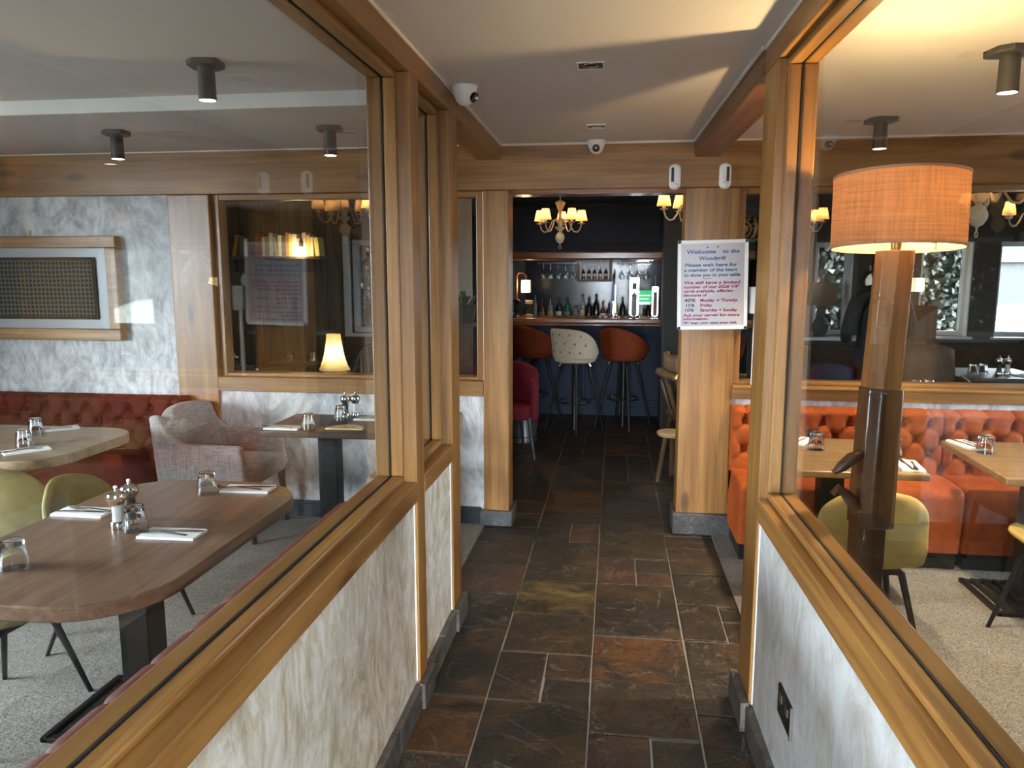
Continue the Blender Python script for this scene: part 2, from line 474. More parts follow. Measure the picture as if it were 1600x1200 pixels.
# ---------------------------------------------------------------- mesh helpers
class MB:
    def __init__(s):
        s.v, s.f, s.mi, s.cur = [], [], [], 0
    def _add(s, vs, fs):
        o = len(s.v)
        s.v += [tuple(p) for p in vs]
        s.f += [tuple(i + o for i in f) for f in fs]
        s.mi += [s.cur] * len(fs)
        return s
    def box(s, x0, x1, y0, y1, z0, z1):
        vs = [(x, y, z) for z in (z0, z1) for y in (y0, y1) for x in (x0, x1)]
        return s._add(vs, [(0, 2, 3, 1), (4, 5, 7, 6), (0, 1, 5, 4), (2, 6, 7, 3), (0, 4, 6, 2), (1, 3, 7, 5)])
    def prism(s, pts, z0, z1, cap=True):
        n = len(pts)
        vs = [(x, y, z0) for x, y in pts] + [(x, y, z1) for x, y in pts]
        fs = [(i, (i + 1) % n, n + (i + 1) % n, n + i) for i in range(n)]
        if cap:
            fs += [tuple(range(n - 1, -1, -1)), tuple(range(n, 2 * n))]
        return s._add(vs, fs)
    def lathe(s, prof, n=20, c=(0, 0, 0), a0=0.0, wob=None):
        vs, fs = [], []
        m = len(prof)
        for i in range(n):
            t = a0 + 2 * PI * i / n
            for j, (r, z) in enumerate(prof):
                k = wob(t, j) if wob else 1.0
                vs.append((c[0] + r * k * math.cos(t), c[1] + r * k * math.sin(t), c[2] + z))
        for i in range(n):
            i2 = (i + 1) % n
            for j in range(m - 1):
                fs.append((i * m + j, i2 * m + j, i2 * m + j + 1, i * m + j + 1))
        return s._add(vs, fs)
    def tube(s, pts, r, n=8, closed=False, caps=True):
        pts = [Vector(p) for p in pts]
        m = len(pts)
        rs = r if isinstance(r, (list, tuple)) else [r] * m
        vs, fs = [], []
        up = None
        for i, p in enumerate(pts):
            a = pts[(i - 1) % m] if (closed or i > 0) else p
            b = pts[(i + 1) % m] if (closed or i < m - 1) else p
            t = (b - a).normalized()
            if up is None:
                up = Vector((0, 0, 1)) if abs(t.z) < 0.9 else Vector((1, 0, 0))
            e1 = t.cross(up)
            if e1.length < 1e-4:
                e1 = t.orthogonal()
            e1.normalize()
            e2 = t.cross(e1).normalized()
            up = e1.cross(t)
            for k in range(n):
                q = p + rs[i] * (math.cos(2 * PI * k / n) * e1 + math.sin(2 * PI * k / n) * e2)
                vs.append(q)
        for i in range(m if closed else m - 1):
            for k in range(n):
                a, b = i * n + k, i * n + (k + 1) % n
                c_, d = ((i + 1) % m) * n + (k + 1) % n, ((i + 1) % m) * n + k
                fs.append((a, b, c_, d))
        if caps and not closed:
            fs += [tuple(range(n - 1, -1, -1)), tuple(range((m - 1) * n, m * n))]
        return s._add(vs, fs)
    def bar(s, a, b, w, h=None):
        """square bar from a to b"""
        h = h or w
        a, b = Vector(a), Vector(b)
        t = (b - a).normalized()
        up = Vector((0, 0, 1)) if abs(t.z) < 0.95 else Vector((0, 1, 0))
        e1 = t.cross(up).normalized() * w / 2
        e2 = e1.cross(t).normalized() * h / 2
        vs = [p + i * e1 + j * e2 for p in (a, b) for i, j in ((-1, -1), (1, -1), (1, 1), (-1, 1))]
        return s._add(vs, [(3, 2, 1, 0), (4, 5, 6, 7), (0, 1, 5, 4), (1, 2, 6, 5), (2, 3, 7, 6), (3, 0, 4, 7)])
    def grid(s, fn, nu, nv):
        vs = [fn(i / nu, j / nv) for j in range(nv + 1) for i in range(nu + 1)]
        fs = [(j * (nu + 1) + i, j * (nu + 1) + i + 1, (j + 1) * (nu + 1) + i + 1, (j + 1) * (nu + 1) + i) for j in range(nv) for i in range(nu)]
        return s._add(vs, fs)
    def ball(s, c, r, n=12, m=8, sq=(1, 1, 1)):
        prof = [(max(1e-4, r * math.sin(PI * j / m)), -r * math.cos(PI * j / m)) for j in range(m + 1)]
        o = len(s.v)
        s.lathe(prof, n)
        s.v[o:] = [(c[0] + x * sq[0], c[1] + y * sq[1], c[2] + z * sq[2]) for x, y, z in s.v[o:]]
        return s
    def xf(s, Mx):
        s.v = [tuple(Mx @ Vector(p)) for p in s.v]
        return s
    def mesh(s, name, mat, smooth=True, ang=38):
        me = D.meshes.new(name)
        me.from_pydata(s.v, [], s.f)
        mats = mat if isinstance(mat, (list, tuple)) else [mat]
        for m_ in mats:
            me.materials.append(m_)
        if len(mats) > 1:
            me.polygons.foreach_set('material_index', s.mi)
        me.validate()
        if smooth:
            me.polygons.foreach_set('use_smooth', [True] * len(me.polygons))
            try:
                me.set_sharp_from_angle(angle=math.radians(ang))
            except Exception:
                pass
        me.update()
        return me
    def build(s, name, mat, parent=None, smooth=True, bev=0.0, seg=2, loc=None, ang=38):
        me = s.mesh(name, mat, smooth, ang)
        o = D.objects.new(name, me)
        C.objects.link(o)
        if parent is not None:
            o.parent = parent
        if loc is not None:
            o.location = loc
        if bev:
            b = o.modifiers.new('bevel', 'BEVEL')
            b.width = bev
            b.segments = seg
            b.limit_method = 'ANGLE'
            b.angle_limit = math.radians(40)
        return o

def inst(o_or_me, name, parent=None, loc=(0, 0, 0), rot=(0, 0, 0), scale=(1, 1, 1)):
    me = o_or_me
    o = D.objects.new(name, me)
    o.location, o.rotation_euler, o.scale = loc, rot, scale
    if parent is not None:
        o.parent = parent
    C.objects.link(o)
    return o

def tag(o, label=None, cat=None, group=None, kind=None):
    if label: o['label'] = label
    if cat: o['category'] = cat
    if group: o['group'] = group
    if kind: o['kind'] = kind
    return o
def empty(name, loc=(0, 0, 0), rz=0.0):
    o = D.objects.new(name, None)
    o.empty_display_size = 0.1
    o.location = loc
    o.rotation_euler = (0, 0, rz)
    C.objects.link(o)
    return o
def thing(name, label, cat, loc=(0, 0, 0), rz=0.0, group=None):
    return tag(empty(name, loc, rz), label, cat, group)
def struct(o, label, cat=None):
    return tag(o, label, cat, kind='structure')
KIDS = {}
def kids(o):
    return [c for c in D.objects if c.parent == o]
def dup(o, loc=None, rz=None, label=None, group=None, parent=None, ch=None):
    c = o.copy()
    C.objects.link(c)
    if parent is not None: c.parent = parent
    if loc is not None: c.location = loc
    if rz is not None: c.rotation_euler = (0, 0, rz)
    if label: c['label'] = label
    if group: c['group'] = group
    for k in (o.children if ch is None else ch):
        dup(k, parent=c)
    return c
def rrect(x0, x1, y0, y1, r, n=6):
    pts = []
    for cx, cy, a in ((x1 - r, y1 - r, 0), (x0 + r, y1 - r, PI / 2), (x0 + r, y0 + r, PI), (x1 - r, y0 + r, 1.5 * PI)):
        for i in range(n + 1):
            t = a + PI / 2 * i / n
            pts.append((cx + r * math.cos(t), cy + r * math.sin(t)))
    return pts
def rotz(a, c=(0, 0)):
    return Matrix.Translation((c[0], c[1], 0)) @ Matrix.Rotation(a, 4, 'Z') @ Matrix.Translation((-c[0], -c[1], 0))

# ================================================================ SETTING
# ---- floor: grout bed with slate tiles, carpets
fl = MB().box(-6.1, 6.1, -1.7, 10.3, -0.12, -0.006).build('floor', grout, smooth=False)
struct(fl, 'dark slate tile floor with pale grout running down the corridor to the bar', 'floor')
def tile(x0, x1, y0, y1, m, g=0.0032):
    j = lambda: random.uniform(-0.0022, 0.0022)
    a, b, c_, d = x0 + g + j(), x1 - g + j(), y0 + g * 1.7 + j(), y1 - g * 1.7 + j()
    w = 0.0035
    t = random.uniform(-0.0015, 0.0005)
    cx, cy = (a + b) / 2, (c_ + d) / 2
    mb = MB()
    lo = [(a, c_), (b + j(), c_ + j()), (b, d), (a + j(), d + j())]
    q = lambda p: (p[0] + (w if p[0] < cx else -w), p[1] + (w if p[1] < cy else -w))
    vs = [(x - cx, y - cy, -0.010) for x, y in lo] + [(x - cx, y - cy, t - 0.0025) for x, y in lo] + [(q(p)[0] - cx, q(p)[1] - cy, t) for p in lo]
    fs = []
    for r in (0, 4):
        fs += [(r + i, r + (i + 1) % 4, r + 4 + (i + 1) % 4, r + 4 + i) for i in range(4)]
    fs.append((8, 9, 10, 11))
    mb._add(vs, fs)
    return mb.build('tile', m, fl, smooth=False, loc=(cx, cy, 0))
XA, XB, XC, XD, XE = -0.69, -0.455, -0.067, 0.325, 0.612
A = [0.5, 1.2, 1.8, 2.32, 2.68, 3.25, 3.63, 4.03, 4.39, 4.66, 4.93]
for a, b in zip(A, A[1:]):
    m = rustM if abs(a - 2.32) < .01 else purpleM if abs(a - 3.63) < .01 else slateM
    tile(XA if b < 3.5 else -0.80, XB, a, b, m)
B = [0.5, 1.1, 1.6, 2.02, 2.68, 3.06, 3.43, 3.81, 4.42, 4.77, 5.01]
for a, b in zip(B, B[1:]):
    if abs(a - 2.68) < .01:
        tile(XB, -0.253, a, b, slateM)
        tile(-0.253, XC, a, 2.854, slateM)
        tile(-0.253, XC, 2.854, b, purpleM)
    elif abs(a - 4.42) < .01:
        tile(XB, -0.246, a, b, slateM)
        tile(-0.246, XC, a, b, purpleM)
    else:
        tile(XB, XC, a, b, ochreM if abs(a - 3.43) < .01 else slateM)
Cc = [0.5, 1.3, 1.9, 2.5, 2.87, 3.25, 3.82, 4.2, 4.63, 4.96]
for a, b in zip(Cc, Cc[1:]):
    if abs(a - 3.82) < .01:
        tile(XC, 0.138, a, b, purpleM)
        tile(0.138, XD, a, 3.985, purpleM)
        tile(0.138, XD, 3.985, b, slateM)
    elif abs(a - 1.9) < .01:
        tile(XC, 0.15, a, b, purpleM)
        tile(0.15, XD, a, b, slateM)
    else:
        tile(XC, XD, a, b, rustM if abs(a - 2.87) < .01 else slateM)
Dd = [0.5, 1.2, 1.9, 2.67, 3.25, 3.62, 4.01, 4.4, 4.61, 4.95]
for a, b in zip(Dd, Dd[1:]):
    if abs(a - 3.25) < .01:
        tile(XD, 0.521, a, b, slateM)
        tile(0.521, XE, a, 3.458, slateM)
        tile(0.521, XE, 3.458, b, slateM)
    else:
        tile(XD, XE if a > 2.6 else 0.53, a, b, slateM)
xs = [-2.4, -2.0, -1.62, -1.22, -0.82, -0.455, -0.067, 0.33, 0.7, 1.1, 1.5, 1.9, 2.3]
for i, (a, b) in enumerate(zip(xs, xs[1:])):
    y = {5: 5.01, 6: 4.96, 4: 4.93, 7: 4.95}.get(i, 4.9)
    while y < 8.6:
        h = random.choice((0.28, 0.36, 0.36, 0.5, 0.58))
        if y + h > 8.4: h = 8.66 - y
        if h > 0.3 and random.random() < 0.22:
            mx = (a + b) / 2
            tile(a, mx, y, y + h, slateM)
            tile(mx, b, y, y + h, slateM)
        else:
            tile(a, b, y, y + h, random.choice((slateM, slateM, slateM, purpleM, rustM)))
        y += h
for x0, x1 in ((-6.0, -2.4), (2.3, 6.0)):
    mb = MB().box(x0, x1, 4.9, 8.66, -0.008, -0.001)
    tag(mb.build('paving', slateM, fl, smooth=False), kind='stuff')
cl = MB().box(-4.9, -0.804, -1.6, 3.37, -0.008, 0.004).box(-4.9, -0.804, 3.37, 4.69, -0.008, 0.004).build('floor', carpetM, smooth=False)
struct(cl, 'grey-beige carpet of the dining area behind the long glazed partition', 'carpet')
cr = MB().box(0.617, 4.2, -1.6, 4.69, -0.008, 0.004).box(0.612, 0.618, 2.8, 4.65, -0.008, 0.006).build('floor', carpetM, smooth=False)
struct(cr, 'warm beige carpet under the orange seating beside the tall lamp', 'carpet')

# ---- ceilings
o = MB().box(-0.75, 6.1, -1.7, 4.75, 2.35, 2.55).build('ceiling', ceilM, smooth=False)
struct(o, 'white painted ceiling over the corridor and the lamp side', 'ceiling')
o = MB().box(-6.1, -0.75, -1.7, 3.55, 2.41, 2.55).build('ceiling', ceilM, smooth=False)
struct(o, 'raised white ceiling over the round-ended table', 'ceiling')
o = MB().box(-6.1, -0.75, 3.5, 4.75, 2.35, 2.41).box(-6.1, -0.75, 3.55, 4.75, 2.40, 2.55).build('ceiling', ceilM, smooth=False)
struct(o, 'lowered white ceiling strip along the marbled plaster wall', 'ceiling')
o = MB().box(-6.1, -0.80, 3.485, 3.5, 2.345, 2.412).build('trim_1', whitepaint, smooth=False)
struct(o, 'white painted step across the ceiling above the dining tables', 'trim')
o = MB().box(-6.1, 6.1, 4.7, 10.3, 2.45, 2.6).build('ceiling', wallpale, smooth=False)
struct(o, 'ceiling of the dim bar room', 'ceiling')

# ---- walls with openings
def wall_y(name, m, x0, x1, y0, y1, z1, holes, label):
    mb = MB()
    x = x0
    for a, b, c_, d in sorted(holes):
        if a > x: mb.box(x, a, y0, y1, 0, z1)
        mb.box(a, b, y0, y1, 0, c_)
        mb.box(a, b, y0, y1, d, z1)
        x = b
    if x < x1: mb.box(x, x1, y0, y1, 0, z1)
    return struct(mb.build(name, m, smooth=False), label, 'wall')
def wall_x(name, m, y0, y1, x0, x1, z1, holes, label):
    mb = MB()
    y = y0
    for a, b, c_, d in sorted(holes):
        if a > y: mb.box(x0, x1, y, a, 0, z1)
        mb.box(x0, x1, a, b, 0, c_)
        mb.box(x0, x1, a, b, d, z1)
        y = b
    if y < y1: mb.box(x0, x1, y, y1, 0, z1)
    return struct(mb.build(name, m, smooth=False), label, 'wall')
h = lambda w: (w[0], w[1], w[3], w[4])
wall_y('wall_back', walltaupe, -4.9, 4.2, -1.7, -1.6, 2.5, [h(DOOR_BACK)], 'taupe wall with the glazed entrance behind the viewer')
wall_x('wall_left', walltaupe, -1.7, 4.75, -5.0, -4.9, 2.6, [q[1:] for q in WIN_SIDE_L], 'taupe outer wall of the table-lined dining room')
wall_x('wall_right', walltaupe, -1.7, 4.75, 4.2, 4.3, 2.6, [q[1:] for q in WIN_SIDE_R], 'taupe outer wall of the lamp-side dining room')
wall_x('wall_left', walltaupe, 4.75, 7.1, -6.1, -6.0, 2.6, [], 'taupe end wall of the bookshelf nook')
wall_x('wall_right', walltaupe, 4.75, 8.7, 6.0, 6.1, 2.6, [], 'taupe end wall of the bar room')

def window_frame(name, n, x0, x1, y, z0, z1, mull, label, m=pvc, w=0.05):
    t = struct(empty(name), label, 'window')
    b = MB().box(x0, x1, y - .04, y + .04, z0, z0 + w).box(x0, x1, y - .04, y + .04, z1 - w, z1)
    b.box(x0, x0 + w, y - .04, y + .04, z0 + w, z1 - w).box(x1 - w, x1, y - .04, y + .04, z0 + w, z1 - w)
    for q in mull:
        b.box(q - w / 2, q + w / 2, y - .04, y + .04, z0 + w, z1 - w)
    b.build('window_frame', m, t, bev=0.006)
    e = [x0 + w] + [q for q in mull] + [x1 - w]
    for a, c_ in zip(e, e[1:]):
        MB().box(a, c_, y - .004, y + .004, z0 + w, z1 - w).build('pane', paneM, t, smooth=False)
    return t
def side_window(name, q, label):
    x, y0, y1, z0, z1 = q
    t = window_frame(name, 0, y0, y1, 0, z0, z1, [y0 + (y1 - y0) * k / 2 for k in (1,)], label)
    t.matrix_world = Matrix.Translation((x + (-.05 if x < 0 else .05), 0, 0)) @ Matrix.Rotation(PI / 2, 4, 'Z')
side_window('window_5', WIN_SIDE_L[0], 'unseen wide white window in the outer wall on the brown table side')
side_window('window_6', WIN_SIDE_R[0], 'unseen wide white window in the outer wall near the orange benches')
window_frame('door_1', 1, *DOOR_BACK[:2], -1.65, *DOOR_BACK[3:], [-0.075], 'glazed entrance doors behind the viewer', oakZ, 0.07)

# ---- far wall: beam, posts, plaster, dado rails
o = MB().box(-6, 6, 4.66, 4.87, 2.085, 2.352).build('trim_2', oakX, smooth=False, bev=0.006)
struct(o, 'long golden oak beam across the room above the bar opening', 'beam')
MB().box(-6, -0.70, 4.655, 4.68, 2.343, 2.356).box(-0.69, 0.43, 4.652, 4.68, 2.338, 2.356).box(0.6, 6, 4.655, 4.68, 2.34, 2.356).build('caulk_line', whitepaint, o, smooth=False)
MB().box(-0.645, 0.395, 4.70, 4.86, 2.06, 2.086).build('lintel_lining', barwood, o, smooth=False)
def post(n, x0, x1, label, pl, z1):
    t = struct(MB().box(x0, x1, 4.67, 4.87, 0, 2.085).build(n, oakZ, smooth=False, bev=0.006), label, 'post')
    if pl:
        a, b = pl
        MB().box(a, b, 4.64, 4.89, 0, z1).build('plinth', stoneM, t, bev=0.008)
    return t
post('trim_3', -2.84, -2.56, 'oak post between the marbled plaster wall and the bookshelf window', None, 0)
post('trim_4', -0.805, -0.645, 'slim oak post with stone foot beside the raspberry chair', (-0.825, -0.62), 0.10)
post('trim_5', 0.395, 0.70, 'wide knotty oak post carrying the white notice board', (0.375, 0.722), 0.135)
o = MB().box(-6, -2.84, 4.69, 4.82, 0, 2.085).build('wall_far', plasterF, smooth=False)
struct(o, 'grey marbled plaster wall behind the framed picture', 'wall')
o = MB().box(-2.56, -0.805, 4.69, 4.82, 0, 0.83).build('wall_far', plasterF, smooth=False)
struct(o, 'marbled plaster wall under the bookshelf window behind the square table', 'wall')
o = MB().box(0.70, 4.2, 4.69, 4.82, 0, 0.85).build('wall_far', plasterF, smooth=False)
struct(MB().box(4.2, 6, 4.69, 4.82, 0, 2.5).build('wall_far', walltaupe, smooth=False), 'solid taupe wall past the end of the inner window', 'wall')
struct(o, 'pale plaster wall behind the orange seating', 'wall')
o = MB().box(-2.56, -0.805, 4.665, 4.86, 0.83, 0.925).build('trim_6', oakX, smooth=False, bev=0.005)
struct(o, 'oak rail under the bookshelf window', 'rail')
o = MB().box(0.70, 4.2, 4.665, 4.86, 0.848, 0.925).build('trim_7', oakX, smooth=False, bev=0.005)
struct(o, 'oak rail above the orange seating', 'rail')
MB().box(0.70, 4.2, 4.64, 4.87, 0.915, 0.932).build('rail_cap', oakX, o, smooth=False, bev=0.004)
for nm, a, b, lab in (('baseboard_left', -2.56, -0.825, 'dark navy skirting board under the marbled plaster'), ('baseboard_far', -6, -2.84, 'dark navy skirting below the framed picture')):
    q = MB().box(a, b, 4.668, 4.69, 0, 0.09).box(a, b, 4.674, 4.69, 0.09, 0.112).build(nm, basenavy, smooth=False, bev=0.003)
    struct(q, lab, 'skirting')
def inner_window(name, x0, x1, z0, z1, mull, label):
    t = struct(empty(name), label, 'window')
    y0, y1 = 4.71, 4.81
    MB().box(x0, x0 + .045, y0, y1, z0, z1).build('jamb', oakZ, t, smooth=False, bev=0.004)
    MB().box(x1 - .045, x1, y0, y1, z0, z1).build('jamb', oakZ, t, smooth=False, bev=0.004)
    MB().box(x0 + .045, x1 - .045, y0, y1, z1 - .035, z1).build('head', oakX, t, smooth=False, bev=0.004)
    MB().box(x0 + .045, x1 - .045, y0, y1, z0, z0 + .022).build('sill', oakX, t, smooth=False, bev=0.004)
    e = [x0 + .045] + mull + [x1 - .045]
    for q in mull:
        MB().box(q - .03, q + .03, y0, y1, z0 + .022, z1 - .035).build('mullion', oakZ, t, smooth=False, bev=0.004)
    for a, b in zip(e, e[1:]):
        MB().box(a, b, 4.757, 4.763, z0 + .022, z1 - .035).build('pane', paneM, t, smooth=False)
    return t
inner_window('window_3', -2.56, -0.805, 0.925, 2.085, [], 'oak framed inner window looking onto the bookshelf')
inner_window('window_4', 0.70, 4.2, 0.932, 2.085, [3.3], 'oak framed inner window above the orange seating')

# ---- glazed partitions (profile along y); local x: 0 = corridor face, positive into the room
def partition(name, label, wname, wlabel, pm, X, sgn, posts, segs, hz, sz, Mx, depth, skirt, bname, blabel):
    t = struct(empty(name), label, 'window')
    def B(nm, m, x0, x1, y0, y1, z0, z1, bev=0.004, parent=t):
        a, b = X + sgn * x0, X + sgn * x1
        mb = MB().box(min(a, b), max(a, b), y0, y1, z0, z1).xf(Mx)
        return mb.build(nm, m, parent, smooth=False, bev=bev)
    z0, z1 = sz
    for y0, y1 in posts:
        B('post', oakZ, 0, depth, y0, y1, 0, hz)
    ye = max(p[1] for p in posts)
    B('head', oakY, 0, depth, segs[0][0], ye, hz, 2.352 if sgn > 0 else 2.412)
    B('caulk_line', whitepaint, -0.004, 0.02, segs[0][0], ye, 2.338, 2.352, 0)
    gx = 0.092 if sgn < 0 else 0.071
    bx0, bx1 = (0.045, gx - 0.0025) if sgn < 0 else (0.028, gx - 0.0025)
    for y0, y1 in segs:
        B('sill', oakY, -0.002, depth + 0.005, y0, y1, z0, z1)
        # beads round the glass
        B('bead', oakY, bx0, bx1, y0, y1, z1, z1 + 0.022, 0.006)
        B('bead', oakY, bx0, bx1, y0, y1, hz - 0.022, hz, 0.006)
        B('bead', oakZ, bx0, bx1, y1 - 0.022, y1, z1 + 0.022, hz - 0.022, 0.006)
        r0 = gx + 0.0025
        B('bead', oakY, r0, depth, y0, y1, z1, z1 + 0.0215, 0.004)
        B('bead', oakY, r0, depth, y0, y1, hz - 0.0215, hz, 0.004)
        B('bead', oakZ, r0, depth, y1 - 0.0215, y1, z1 + 0.0215, hz - 0.0215, 0.004)
        B('gasket', gasket, bx1, r0, y0, y1, z1, z1 + 0.0235, 0)
        B('gasket', gasket, bx1, r0, y0, y1, hz - 0.0235, hz, 0)
        B('gasket', gasket, bx1, r0, y1 - 0.0235, y1, z1, hz, 0)
        B('pane', paneM, gx - 0.002, gx + 0.002, y0, y1 - 0.0235, z1 + 0.0235, hz - 0.0235, 0)
    w = None
    for y0, y1 in segs:
        a, b = X + sgn * 0.012, X + sgn * (depth - 0.012)
        mb = MB().box(min(a, b), max(a, b), y0, y1, 0, z0).xf(Mx)
        if w is None:
            w = struct(mb.build(wname, pm, smooth=False), wlabel, 'wall')
        else:
            mb.build('panel', pm, w, smooth=False)
        B('caulk_line', wallpale, 0.008, 0.02, y1 - 0.010, y1, 0.1, z0, 0, w)
    bb = struct(empty(bname), blabel, 'skirting')
    for y0, y1, x0, x1, zz in skirt:
        a, b = X + sgn * x0, X + sgn * x1
        MB().box(min(a, b), max(a, b), y0 + .003, y1 - .003, 0, zz).xf(Mx).build('tile', skirtM, bb, smooth=False, bev=0.004)
    return t
I4 = Matrix.Identity(4)
sk = [(0.3, 0.9, -.014, .012, .10), (0.9, 1.45, -.014, .012, .10), (1.45, 1.9, -.014, .012, .097), (1.9, 2.28, -.014, .012, .10), (2.28, 2.57, -.014, .012, .097),
      (2.565, 2.735, -.026, .0, .10), (2.735, 2.95, -.014, .012, .098), (2.95, 3.19, -.014, .012, .1), (3.185, 3.40, -.026, .0, .105)]
partition('window_1', 'long oak framed glazed screen between corridor and tables', 'wall_left', 'low cream brushed plaster wall under the long glazed screen', plasterL,
          -0.69, -1, [(2.60, 2.71), (3.21, 3.374)], [(-1.6, 2.60), (2.71, 3.21)], 2.26, (0.785, 0.857), I4, 0.145, sk, 'baseboard_left', 'uneven slate skirting tiles along the cream plaster')
MR = rotz(0.0225, (0.49, 2.65))
sk = [(0.3, 0.9, -.014, .012, .10), (0.9, 1.4, -.014, .012, .10), (1.4, 1.95, -.014, .012, .105), (1.95, 2.58, -.014, .012, .10), (2.575, 2.82, -.03, .0, .11)]
partition('window_2', 'oak framed glazed screen beside the tall lamp', 'wall_right', 'low grey plaster wall with the power socket', plasterR,
          0.49, 1, [(2.60, 2.80)], [(-1.6, 2.60)], 2.26, (0.768, 0.845), MR, 0.118, sk, 'baseboard_right', 'slate skirting tiles along the grey plaster')
# ---- ceiling beams to the far wall
o = MB().box(-0.835, -0.69, 3.374, 4.67, 2.26, 2.36).build('trim_8', oakY, smooth=False, bev=0.006)
struct(o, 'short oak ceiling beam beyond the second screen post by the dome camera', 'beam')
MB().box(-0.694, -0.68, 3.374, 4.66, 2.338, 2.352).build('caulk_line', whitepaint, o, smooth=False)
o = MB().box(0.482, 0.63, 2.80, 4.68, 2.255, 2.36).xf(MR).build('trim_9', beamY, smooth=False, bev=0.012)
struct(o, 'rough brown ceiling beam running from the lamp-side screen to the notice post', 'beam')
MB().box(0.474, 0.484, 2.80, 4.66, 2.336, 2.352).xf(MR).build('caulk_line', whitepaint, o, smooth=False)

# ---- bar room shell
wall_y('wall_far', walldark, -6, -1.2, 7.0, 7.14, 2.5, [WIN_BARL], 'dark wall of the bar room behind the planks')
wall_x('wall_left', walldark, 7.0, 10.2, -1.30, -1.16, 2.5, [], 'dark side wall at the end of the bar')
wall_y('wall_back', walldark, -1.3, 1.6, 10.0, 10.2, 2.5, [], 'dark wall behind the bar shelves')
wall_y('wall_far', walldark, 1.45, 6, 8.6, 8.78, 2.5, [(a, b, 0.93, 1.91) for a, b in WIN_BAR], 'dark window wall of the bar room')
wall_x('wall_right', walldark, 8.6, 10.2, 1.45, 1.6, 2.5, [], 'dark side wall beside the bar canopy')
LB = ['white window with ivy outside, behind the gourd lamp', 'white window with ivy outside, between the wall clock and the dark pier', 'white window looking out to the pale house', 'white window at the far end of the bar room wall']
for k, (a, b) in enumerate(WIN_BAR):
    t = window_frame('window_%d' % (7 + k), 0, a, b, 8.72, 0.93, 1.91, [], LB[k])
    MB().box(a - .03, b + .03, 8.53, 8.68, 0.905, 0.93).build('sill', pvc, t, smooth=False, bev=0.005)
    MB().box(b - .012, b, 8.6, 8.68, 0.93, 1.91).box(a, a + .012, 8.6, 8.68, 0.93, 1.91).box(a, b, 8.6, 8.68, 1.90, 1.91).build('reveal', pvc, t, smooth=False)
t = window_frame('window_11', 0, WIN_BARL[0], WIN_BARL[1], 7.10, WIN_BARL[2], WIN_BARL[3], [], 'white window beside the old planks, light stone outside')
MB().box(WIN_BARL[0] - .05, WIN_BARL[1] + .05, 6.93, 7.05, 1.0, 1.03).box(WIN_BARL[0] - .06, WIN_BARL[0], 6.96, 7.02, 1.0, 1.93).build('sill', pvc, t, smooth=False, bev=0.005)
for k, (a, b) in enumerate(WIN_BAR):
    portal('daylight_portal', ((a + b) / 2, 8.80, 1.42), (PI / 2, 0, PI), b - a, 0.98)
portal('daylight_portal', (-2.09, 7.16, 1.46), (PI / 2, 0, PI), 0.74, 0.87)
o = MB().box(1.6, 6, 8.56, 8.6, 0.0, 0.80).box(1.6, 6, 8.545, 8.6, 0.80, 0.83).build('trim_10', brownL, smooth=False)
struct(o, 'dark panelled dado with rail under the bar room windows', 'panelling')
# old planks (each its own board) on the wall at y=7
pk = struct(empty('wall_far'), 'old vertical plank cladding around the bookshelf', 'wall')
x = -4.35
while x < -2.55:
    w = random.uniform(0.17, 0.25)
    if x + w > -2.53: w = -2.52 - x
    if w < 0.05: break
    MB().box(x + .004, x + w - .004, 6.965 - random.uniform(0, .008), 7.0, 0, 2.45).build('plank', plankM, pk, smooth=False, bev=0.003)
    x += w
o = MB().box(-1.72, -1.30, 6.97, 7.0, 0.98, 2.40).build('wall_far', wallpale, smooth=False)
struct(o, 'pale panel of wall behind the strappy plant', 'wall')
# outer ground
o = MB().box(-40, 40, -40, 60, -0.6, -0.13).build('ground', plain('ground_tarmac', (0.05, 0.05, 0.05), 0.95), smooth=False)
struct(o, 'damp ground outside the windows', 'ground')

# ================================================================ FURNITURE
TZ = 0.72
def table(name, label, pts, top_m, th, col_xy, base, edge=None, loc=None):
    """pts: outline in world xy; base=(wx,wy) half sizes of the slotted foot"""
    cx, cy = col_xy
    t = thing(name, label, 'table', (cx, cy, 0))
    P = [(x - cx, y - cy) for x, y in pts]
    MB().prism(P, TZ - th, TZ).build('table_top', top_m, t, bev=0.006)
    MB().box(-.055, .055, -.055, .055, 0.03, TZ - th).build('column', blackM, t, bev=0.004)
    MB().box(-.16, .16, -.16, .16, TZ - th - .008, TZ - th).build('fixing_plate', blackM, t, smooth=False)
    wx, wy = base
    b = MB().box(-wx, wx, -wy, -wy + .03, 0.004, 0.022).box(-wx, wx, wy - .03, wy, 0.004, 0.022)
    b.box(-.085, .085, -.085, .085, 0.004, 0.04)
    n = 9
    for i in range(n):
        q = -wx + .015 + (2 * wx - .03) * i / (n - 1)
        b.box(q - .012, q + .012, -wy, wy, 0.004, 0.026)
    b.build('slotted_base', castM, t, smooth=False, bev=0.003)
    return t
T1 = table('dining_table', 'long brown wooden table with rounded ends, three napkins and mills', rrect(-2.03, -1.24, 1.745, 2.99, 0.26, 8), walnutY, 0.045, (-1.655, 2.40), (0.27, 0.21))
T2 = table('dining_table', 'pale wooden round-cornered table in front of the framed picture', rrect(-3.75, -2.63, 3.165, 3.97, 0.22, 8), paletop, 0.05, (-3.2, 3.57), (0.25, 0.2))
T4 = table('dining_table', 'dark square table between the grey armchair and the plaster wall', [(-1.97, 4.0), (-1.28, 4.0), (-1.28, 4.53), (-1.97, 4.53)], darktop, 0.035, (-1.63, 4.2), (0.2, 0.2))
T5 = table('dining_table', 'oak table directly behind the lamp post', [(0.80, 3.49), (1.39, 3.49), (1.39, 4.21), (0.80, 4.21)], oaktopX, 0.032, (1.07, 3.87), (0.24, 0.2))
